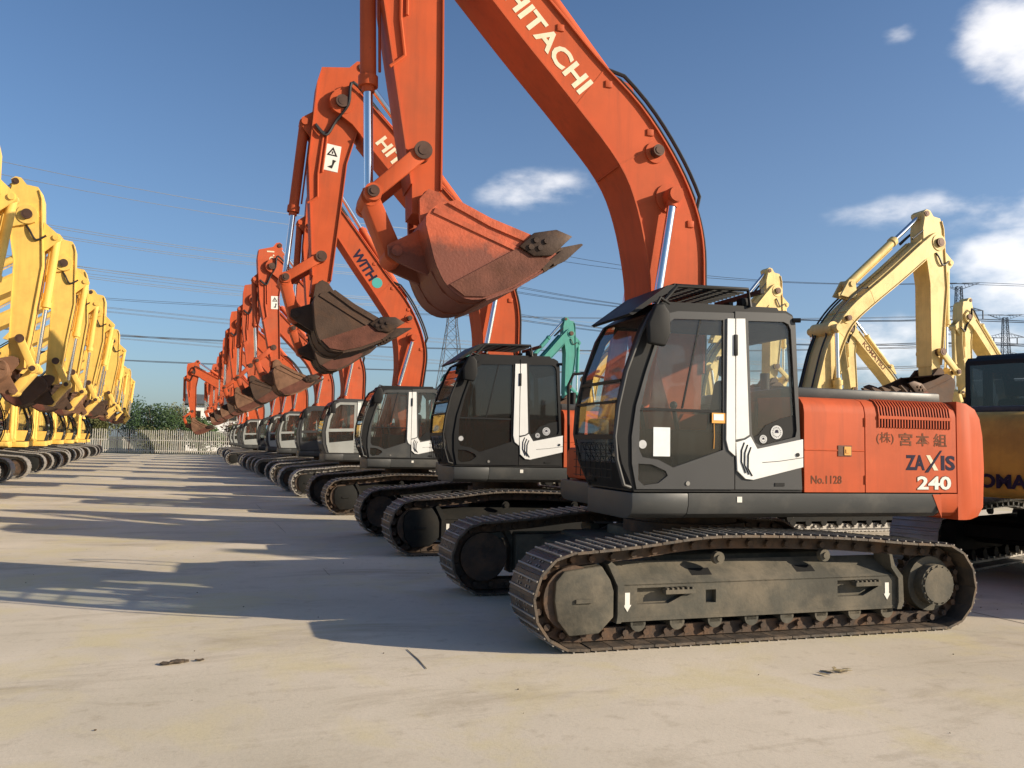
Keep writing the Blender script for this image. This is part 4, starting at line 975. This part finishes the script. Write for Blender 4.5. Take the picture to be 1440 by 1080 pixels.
def pylon(x, y, H, rz, label, base=5.4):
    t = thing('electricity_pylon', label, 'pylon', 'lattice electricity pylons', (x, y, -.06), rz)
    def hw(z): 
        zz = z / H
        return (base + (1.25 - base) * (zz / .58)) if zz < .58 else (1.25 + (.55 - 1.25) * ((zz - .58) / .42))
    for sx in (-1, 1):
        for sy_ in (-1, 1):
            pts = [(sx * hw(z) * (.5 if False else 1), sy_ * hw(z), z) for z in (0, H * .58, H * .97)]
            part('leg', MB().tube(pts, .12, 4), 'lattice', t, smooth=0)
    br = MB(); zs = [0]; z = 0
    while z < H * .95:
        z += max(1.9, hw(z) * 1.75); zs.append(min(z, H * .97))
    for a, b in zip(zs, zs[1:]):
        A, B_ = hw(a), hw(b)
        for f in range(4):
            c, s = math.cos(f * math.pi / 2), math.sin(f * math.pi / 2)
            Rz = lambda u, v, w_: (u * c - v * s, u * s + v * c, w_)
            br.tube([Rz(-A, -A, a), Rz(B_, -B_, b)], .055, 3).tube([Rz(A, -A, a), Rz(-B_, -B_, b)], .055, 3).tube([Rz(-B_, -B_, b), Rz(B_, -B_, b)], .05, 3)
    o = part('bracing', br, 'lattice', t, smooth=0)
    tips = []
    for zz, L in ((.70, 6.6), (.83, 5.6), (.955, 5.0)):
        z = H * zz; q = hw(z)
        ca = MB()
        for s in (-1, 1):
            up = 1.6 if zz > .9 else .2
            tip = (s * L, 0, z + up)
            for yy in (-q, q):
                ca.tube([(s * q, yy, z), tip], .075, 4).tube([(s * q, yy, z + 1.5), tip], .075, 4)
            for k in range(1, 5):
                f = k / 5; ca.tube([(s * (q + (L - q) * f), -q * (1 - f), z + up * f), (s * (q + (L - q) * f), q * (1 - f), z + 1.5 * (1 - f) + up * f)], .06, 3)
        part('cross_arm', ca, 'lattice', t, smooth=0)
        for s in (-1, 1):
            if zz > .9: tips.append((s * L, z + 1.6)); continue
            part('insulator', MB().cyl((s * L, 0, z + .2), (s * L, 0, z - 2.0), .16, 6), 'lattice', t, smooth=0)
            part('insulator', MB().cyl((s * L * .6, 0, z + .1), (s * L * .6, 0, z - 2.0), .16, 6), 'lattice', t, smooth=0)
            tips += [(s * L, z - 2.0), (s * L * .6, z - 2.0)]
    c, s = math.cos(rz), math.sin(rz)
    return [Vector((x + u * c, y + u * s, w)) for u, w in tips]
pL = pylon(-75, 180, 58, RAD(95), 'lattice pylon beyond the left edge of the yard')
p1 = pylon(66.9, 221, 60, RAD(85), 'lattice pylon rising behind the second machine below the raised bucket')
p2 = pylon(181, 156, 45.4, RAD(-30), 'taller lattice pylon with three cross arms behind the pale yellow arm on the right')
p3 = pylon(235, 186, 45.5, RAD(-30), 'lattice pylon at the far right edge above the black cab')
pR = [v + Vector((120, -70, 0)) for v in p2]; pR3 = [v + Vector((120, -70, 0)) for v in p3]
pQ = [Vector((-260, 330, 0)) + Vector((v.x - 66.9, v.y - 221, v.z)) * 1 for v in p1]
pA = [Vector((-230 + v.x - 66.9, 235 + v.y - 221, v.z * .93)) for v in p1]; pB = [Vector((430 + v.x - 66.9, 330 + v.y - 221, v.z * 1.0)) for v in p1]
def picture_y(p):
    d = p - Vector((0, 0, CAM_H)); return -(d.dot(U2)) / d.dot(Fv)
RANK = ['topmost', 'second', 'third', 'fourth', 'fifth', 'sixth', 'seventh', 'eighth', 'ninth', 'lowest']
for A, B_, sag, where in ((pL, p1, 3.5, 'in the sky between the two rows'), (p1, p2, 4.5, 'between the two central pylons'), (p2, pR, 2, 'leaving the taller right pylon'), (p3, pR3, 2, 'leaving the far right pylon'), (pQ, p3, 12, 'of the farther line low over the fence'), (pA, pB, 9, 'of the middle line crossing the whole sky')):
    ws = []
    for a, b in zip(A, B_):
        pts = [a.lerp(b, k / 14) - Vector((0, 0, sag * 4 * (k / 14) * (1 - k / 14))) for k in range(15)]
        ws.append((picture_y(pts[9]), pts))
    ws.sort(key=lambda w: w[0])
    for k, (_, pts) in enumerate(ws):
        me = MB().tube(pts, .065, 4).mesh('power_line', MT['wire'], 0)
        tag(obj('power_line', me), '%s thin power line from the top %s' % (RANK[k], where) if 0 < k < 9 else '%s thin power line %s' % (RANK[k], where), 'power line', 'power lines crossing the sky behind the yard')

# small things lying on the concrete
rnd = random.Random(5)
def clods(name, label, cat, x, y, n, spread, size, m, flat=.45):
    b = MB()
    for _ in range(n):
        b.sphere((rnd.gauss(0, spread), rnd.gauss(0, spread * .6), size * .25), size * rnd.uniform(.4, 1), rnd.uniform(.7, 1.5), rnd.uniform(.6, 1.2), flat, 7, 5)
    me = b.mesh(name, MT[m], 0)
    for v in me.vertices: v.co += Vector((rnd.uniform(-1, 1), rnd.uniform(-1, 1), rnd.uniform(-.5, .5))) * size * .18
    o = obj(name, me); o.location = (x, y, 0); tag(o, label, cat); return o
clods('mud_clod', 'flattened dark mud clod on the open concrete at the lower left', 'mud', .02, 6.72, 9, .07, .045, 'mudclod', .2)
lf = MB()
for k in range(8):
    cx_, cy_ = rnd.gauss(0, .07), rnd.gauss(0, .02); a = rnd.uniform(0, 3.1); L = rnd.uniform(.03, .065)
    c, s = math.cos(a) * L, math.sin(a) * L
    lf.prism([(cx_ - c, cy_ - s), (cx_ + s * .35, cy_ - c * .35), (cx_ + c, cy_ + s), (cx_ - s * .35, cy_ + c * .35)], .004 + k * .004, .007 + k * .004, 'z')
o = obj('leaf_litter', lf.mesh('leaf_litter', MT['dryleaf'], 0)); o.location = (4.55, 5.05, 0); tag(o, 'small curl of dry leaf litter on the concrete below the near track', 'litter')
pb = MB()
for _ in range(70):
    x, y = rnd.uniform(-3, 9), rnd.uniform(2.2, 14)
    pb.sphere((x, y, .004), rnd.uniform(.003, .009), 1, rnd.uniform(.7, 1.3), .6, 5, 4)
po = obj('pebbles', pb.mesh('pebbles', MT['mudclod'], 0)); po['kind'] = 'stuff'; po['label'] = 'tiny crumbs of mud and grit scattered over the concrete'

# ------------------------------------------------------------------ machines
def recolour(root, swap):
    for o in [root] + all_kids(root):
        if o.type != 'MESH' or not o.data.materials: continue
        k = o.name.split('.')[0]
        cur = o.material_slots[0].material.name
        new = swap.get(k) or swap.get(cur)
        if new:
            o.material_slots[0].link = 'OBJECT'; o.material_slots[0].material = MT[new]
def all_kids(o):
    r = []
    for c in CH.get(o, ()): r.append(c); r += all_kids(c)
    return r
def find(root, nm): return [c for c in all_kids(root) if c.name.split('.')[0] == nm]
def place(root, label, group, x, y, rz):
    root['label'] = label; root['group'] = group; root.location = (x, y, 0); root.rotation_euler = (0, 0, rz)

def boom_text(root, txt, m, ox, oz, h, w=None, bold=.03):
    b = find(root, 'boom')[0]
    lettering('boom_lettering', txt, m, b, (ox - FOOT[0], -BW - .002, oz - FOOT[1]), (.69, 0, -.73), (.73, 0, .69), h, w, bold)
def arm_text(root, txt, m, ox, oz, h, w=None):
    a = find(root, 'arm')[0]
    lettering('arm_lettering', txt, m, a, (ox - TIP[0], -.188, oz - TIP[1]), (.0, 0, 1), (-1, 0, 0), h, w, .02)
def caution(root, ox, oz, h, w):
    a = find(root, 'arm')[0]; x, z = ox - TIP[0], oz - TIP[1]
    part('caution_sticker', MB().box(x, x + w, -.190, -.186, z, z + h), 'decal_white', a)
    q = MB().plate([(x + w * .15, z + h * .58), (x + w * .85, z + h * .58), (x + w * .5, z + h * .92)], [[(x + w * .3, z + h * .63), (x + w * .7, z + h * .63), (x + w * .5, z + h * .82)]], -.193, -.190)
    q.box(x + w * .46, x + w * .54, -.193, -.190, z + h * .66, z + h * .75)
    q.prism([(x + w * .30, z + h * .14), (x + w * .62, z + h * .10), (x + w * .72, z + h * .34), (x + w * .82, z + h * .42), (x + w * .58, z + h * .44), (x + w * .58, z + h * .24)], -.193, -.190)
    part('caution_symbol', q, 'decal_black', a)

# prototype with the rounded cab and every shoe of its tracks
M1 = thing('excavator', 'nearest orange excavator with ZAXIS 240 and company lettering on its side', 'excavator')
build_lower(M1, True, RAD(1.1)); build_body(M1, 'orange', True); build_cab_new(M1, True); build_gear(M1, 'orange', {})
G1 = 'orange excavators parked side by side in the right row'
SK = ('notice', 'amber_sticker', 'window_cord', 'company_lettering', 'number_lettering', 'joint_hose')
M2 = copy_tree(M1, None, SK + ('number_shadow',)); M3 = copy_tree(M1, None, SK + ('number_shadow', 'round_badge', 'badge_emblem', 'roof_guard', 'roof_lamp', 'model_lettering'))
place(M1, M1['label'], G1, 4.87, 7.60, RAD(-3.7)); pose(M1)
boom_text(M1, 'HITACHI', 'decal_cream', -2.17, 6.02, .215, 1.20, .03)
place(M2, 'second orange excavator with dark tinted cab and HI lettering beside the nearest machine', G1, 5.09, 13.45, RAD(-2.5)); M2.scale = (1.03,) * 3
for o in find(M2, 'track') + find(M2, 'track_frame') + find(M2, 'undercarriage') + find(M2, 'swing_bearing'): o.rotation_euler.z = RAD(.8)
pose(M2, .01, .10, .06); boom_text(M2, 'HITACHI', 'decal_cream', -2.42, 6.27, .215, 1.22, .03); caution(M2, -3.10, 5.75, .42, .24)
recolour(M2, {'cab_glass': 'glass_dark', 'lower_cab_glass': 'glass_dark', 'worn_orange_bucket': 'bucket_dark', 'cab_grey_paint': 'cab_black', 'dusty_green_black_frame': 'frame_shaded'})  # cab grey and track frames swapped darker to stand in for shade
place(M3, 'third orange excavator with WITH and a teal dot lettered on its boom', G1, 5.10, 20.33, RAD(-1))
pose(M3, .13, -.05, -.1); boom_text(M3, 'WITH', 'decal_navy', -2.16, 5.93, .25, .80, .04)
b3 = find(M3, 'boom')[0]; part('boom_emblem', MB().cyl((-1.42 - FOOT[0], -BW - .004, 5.36 - FOOT[1]), (-1.42 - FOOT[0], -BW, 5.36 - FOOT[1]), .13, 20), 'decal_teal', b3)
recolour(M3, {'worn_orange_bucket': 'bucket_dark', 'dusty_green_black_frame': 'frame_shaded', 'cab_grey_paint': 'deck_grey'})  # frames take the copy with shade in its colour

# prototype of the older machines with the boxier cab
B0 = thing('excavator', 'fourth orange excavator with No.1 on its arm and a rust brown bucket', 'excavator')
build_lower(B0, False, 0); build_body(B0, 'orange_b', False); build_cab_old(B0, 'cab_grey', 'cab_pale'); build_gear(B0, 'orange_b', {}, 'bucket_tan')
recolour(B0, {'dusty_green_black_frame': 'frame_shaded'})  # shade painted into the track frames here too
proto = B0
NTH = ['fifth', 'sixth', 'seventh', 'eighth', 'ninth', 'tenth', 'eleventh', 'twelfth', 'thirteenth']
rows = [(25.1, 2.80, .02, -.06, .1), (31.2, 2.85, .0, .03, -.1), (38.0, 2.80, -.02, .05, .05), (43.4, 2.75, .03, -.02, .2), (49.0, 2.8, .0, .02, .0), (55.2, 2.3, -.30, .30, .1), (61.5, 2.75, .02, 0, 0), (67.9, 2.7, .0, .05, 0), (74.4, 2.7, -.05, .02, .2), (81.3, 2.7, .0, -.02, .1)]
copies = [copy_tree(proto) for _ in range(len(rows) - 1)]
for i, ((y, xf, db, da, dk), m) in enumerate(zip(rows, [B0] + copies)):
    lab = B0['label'] if i == 0 else '%s orange excavator counted from the camera along the right row' % NTH[i - 1] if i != 5 else 'ninth orange excavator of the right row, its lowered boom reaching farthest left'
    place(m, lab, G1, xf + 2.23, y + 1.5, RAD(rnd.uniform(-2, 2))); pose(m, db, da, dk, hose=i < 7)
    if i % 3 == 1: recolour(m, {'rust_brown_bucket': 'bucket_dark', 'cab_pale_grey_paint': 'cab_grey'})
    if i % 3 == 2: recolour(m, {'orange_paint_faded': 'orange', 'cab_grey_paint': 'deck_grey'})
arm_text(B0, 'No.1', 'decal_cream', -2.88, 6.78, .22, .56); caution(B0, -2.98, 5.55, .40, .22)

# yellow machines of the left row, facing the orange ones
YEL = {'orange_paint_faded': 'yellow', 'cab_grey_paint': 'cab_black', 'cab_pale_grey_paint': 'yellow', 'rust_brown_bucket': 'bucket_dark', 'white_trim_paint': 'cab_black', 'deck': 'yellow'}
CRM = dict(YEL, orange_paint_faded='cream', cab_pale_grey_paint='cream', rust_brown_bucket='bucket_dark')
TEAL = dict(YEL, orange_paint_faded='teal', cab_pale_grey_paint='teal')
G2 = 'yellow excavators parked side by side in the left row'
ORD = ['first', 'second', 'third', 'fourth', 'fifth', 'sixth', 'seventh', 'eighth', 'ninth', 'tenth', 'eleventh', 'twelfth', 'thirteenth', 'fourteenth']
GEAR = ('boom', 'boom_cylinder', 'boom_cylinder_rod', 'arm_cylinder', 'arm_cylinder_rod', 'arm', 'bucket_cylinder', 'bucket_cylinder_rod', 'side_link', 'link_pin', 'bucket_link', 'bucket', 'joint_hose')
Y0 = copy_tree(proto, None, GEAR); build_gear(Y0, 'orange_b', {}, 'bucket_tan', BOOM_OUT_SLIM)
Y0['label'] = 'yellow'
ly = [(16.6, -7.98), (20.1, -7.72), (25.0, -7.70), (29.3, -7.82), (34.2, -7.74), (42.1, -7.95), (47, -7.88), (53, -8.5), (59, -8.62), (65, -8.75), (74.4, -8.85), (80.5, -9.2)]
ym = [Y0] + [copy_tree(Y0) for _ in ly[1:]]; ybk = [copy_tree(Y0) for _ in range(9)]
for i, ((y, xo), m) in enumerate(zip(ly, ym)):
    m.scale = (1.05,) * 3
    place(m, '%s yellow excavator from the camera along the left row' % ORD[i], G2, xo, y, RAD(180 + rnd.uniform(-2.5, 2.5)))
    db = (-.28 if i < 5 else -.20) + rnd.uniform(-.02, .02); pose(m, db, -db + rnd.uniform(-.03, .05), rnd.uniform(-.65, -.45), hose=i < 8)
    recolour(m, YEL)
    if i % 3 == 1: recolour(m, {'faded_yellow_paint': 'yellow', 'dark_rusty_bucket': 'bucket_tan'})
# second right-hand row, behind the orange machines and facing away from them
def back(label, x, y, rz, db, da, dk, swap, group='machines parked back to back behind the orange row', **k):
    m = ybk.pop(); place(m, label, group, x, y, rz); pose(m, db, da, dk); recolour(m, swap); return m
K = back('yellow excavator turned away at the right edge, dark brand lettering on its rear', 9.15 + .951 * 2.9, 7.25 + .309 * 2.9, RAD(198), .0, .1, 0, dict(YEL, orange_paint_faded='yellow_shaded', cab_pale_grey_paint='cab_black', deck='cab_black', cab_glass='glass_dark')); K.scale = (1.08,) * 3
for nm in ('counterweight', 'engine_door', 'engine_hood', 'engine_core', 'fuel_tank'):
    for o in find(K, nm):
        if o.parent == K: o.scale.z = .85; o.location.z = .19
kw = find(K, 'counterweight')[0]
lettering('brand_lettering', 'KOMATSU', 'decal_navy', kw, (2.682, -.44, 1.12), (0, 1, 0), (0, 0, 1), .19, 1.0, .04)
back('yellow excavator standing beyond the right edge beside the turned one', 15.0, 1.6, RAD(190), .0, .0, 0, YEL)
back('pale yellow excavator with raised boom behind the nearest orange body', 12.75, 15.3, RAD(180), -.17, .19, .0, CRM); bpy.context.view_layer.update()
Y2 = [o for o in bpy.data.objects if o.get('label', '').startswith('pale yellow excavator with raised boom')][0]; Y2.scale = (1.07,) * 3
back('pale yellow excavator whose arm tip shows over the nearest cab roof', 14.9, 22.6, RAD(180), .0, .0, .1, CRM)
back('yellow excavator mostly hidden between the first and second orange cabs', 13.9, 29.0, RAD(180), .0, .0, .1, YEL)
back('teal excavator with raised boom behind the second orange cab', 13.5, 35.5, RAD(180), .0, .0, .1, TEAL)
back('teal excavator farther back, its boom behind the first teal one', 11.6, 43.0, RAD(180), -.1, .1, .1, TEAL)
back('pale yellow excavator facing left behind the black cab at the right', 30.5, 23.7, RAD(2), .0, .0, .1, CRM, 'far row of pale yellow excavators at the right')
F4 = back('pale yellow excavator facing left with brand lettering on its far boom', 28.9, 27.6, RAD(-2), -.04, .0, .1, CRM, 'far row of pale yellow excavators at the right')
boom_text(F4, 'KOMATSU', 'decal_brown', -2.44, 6.24, .2, 1.5)
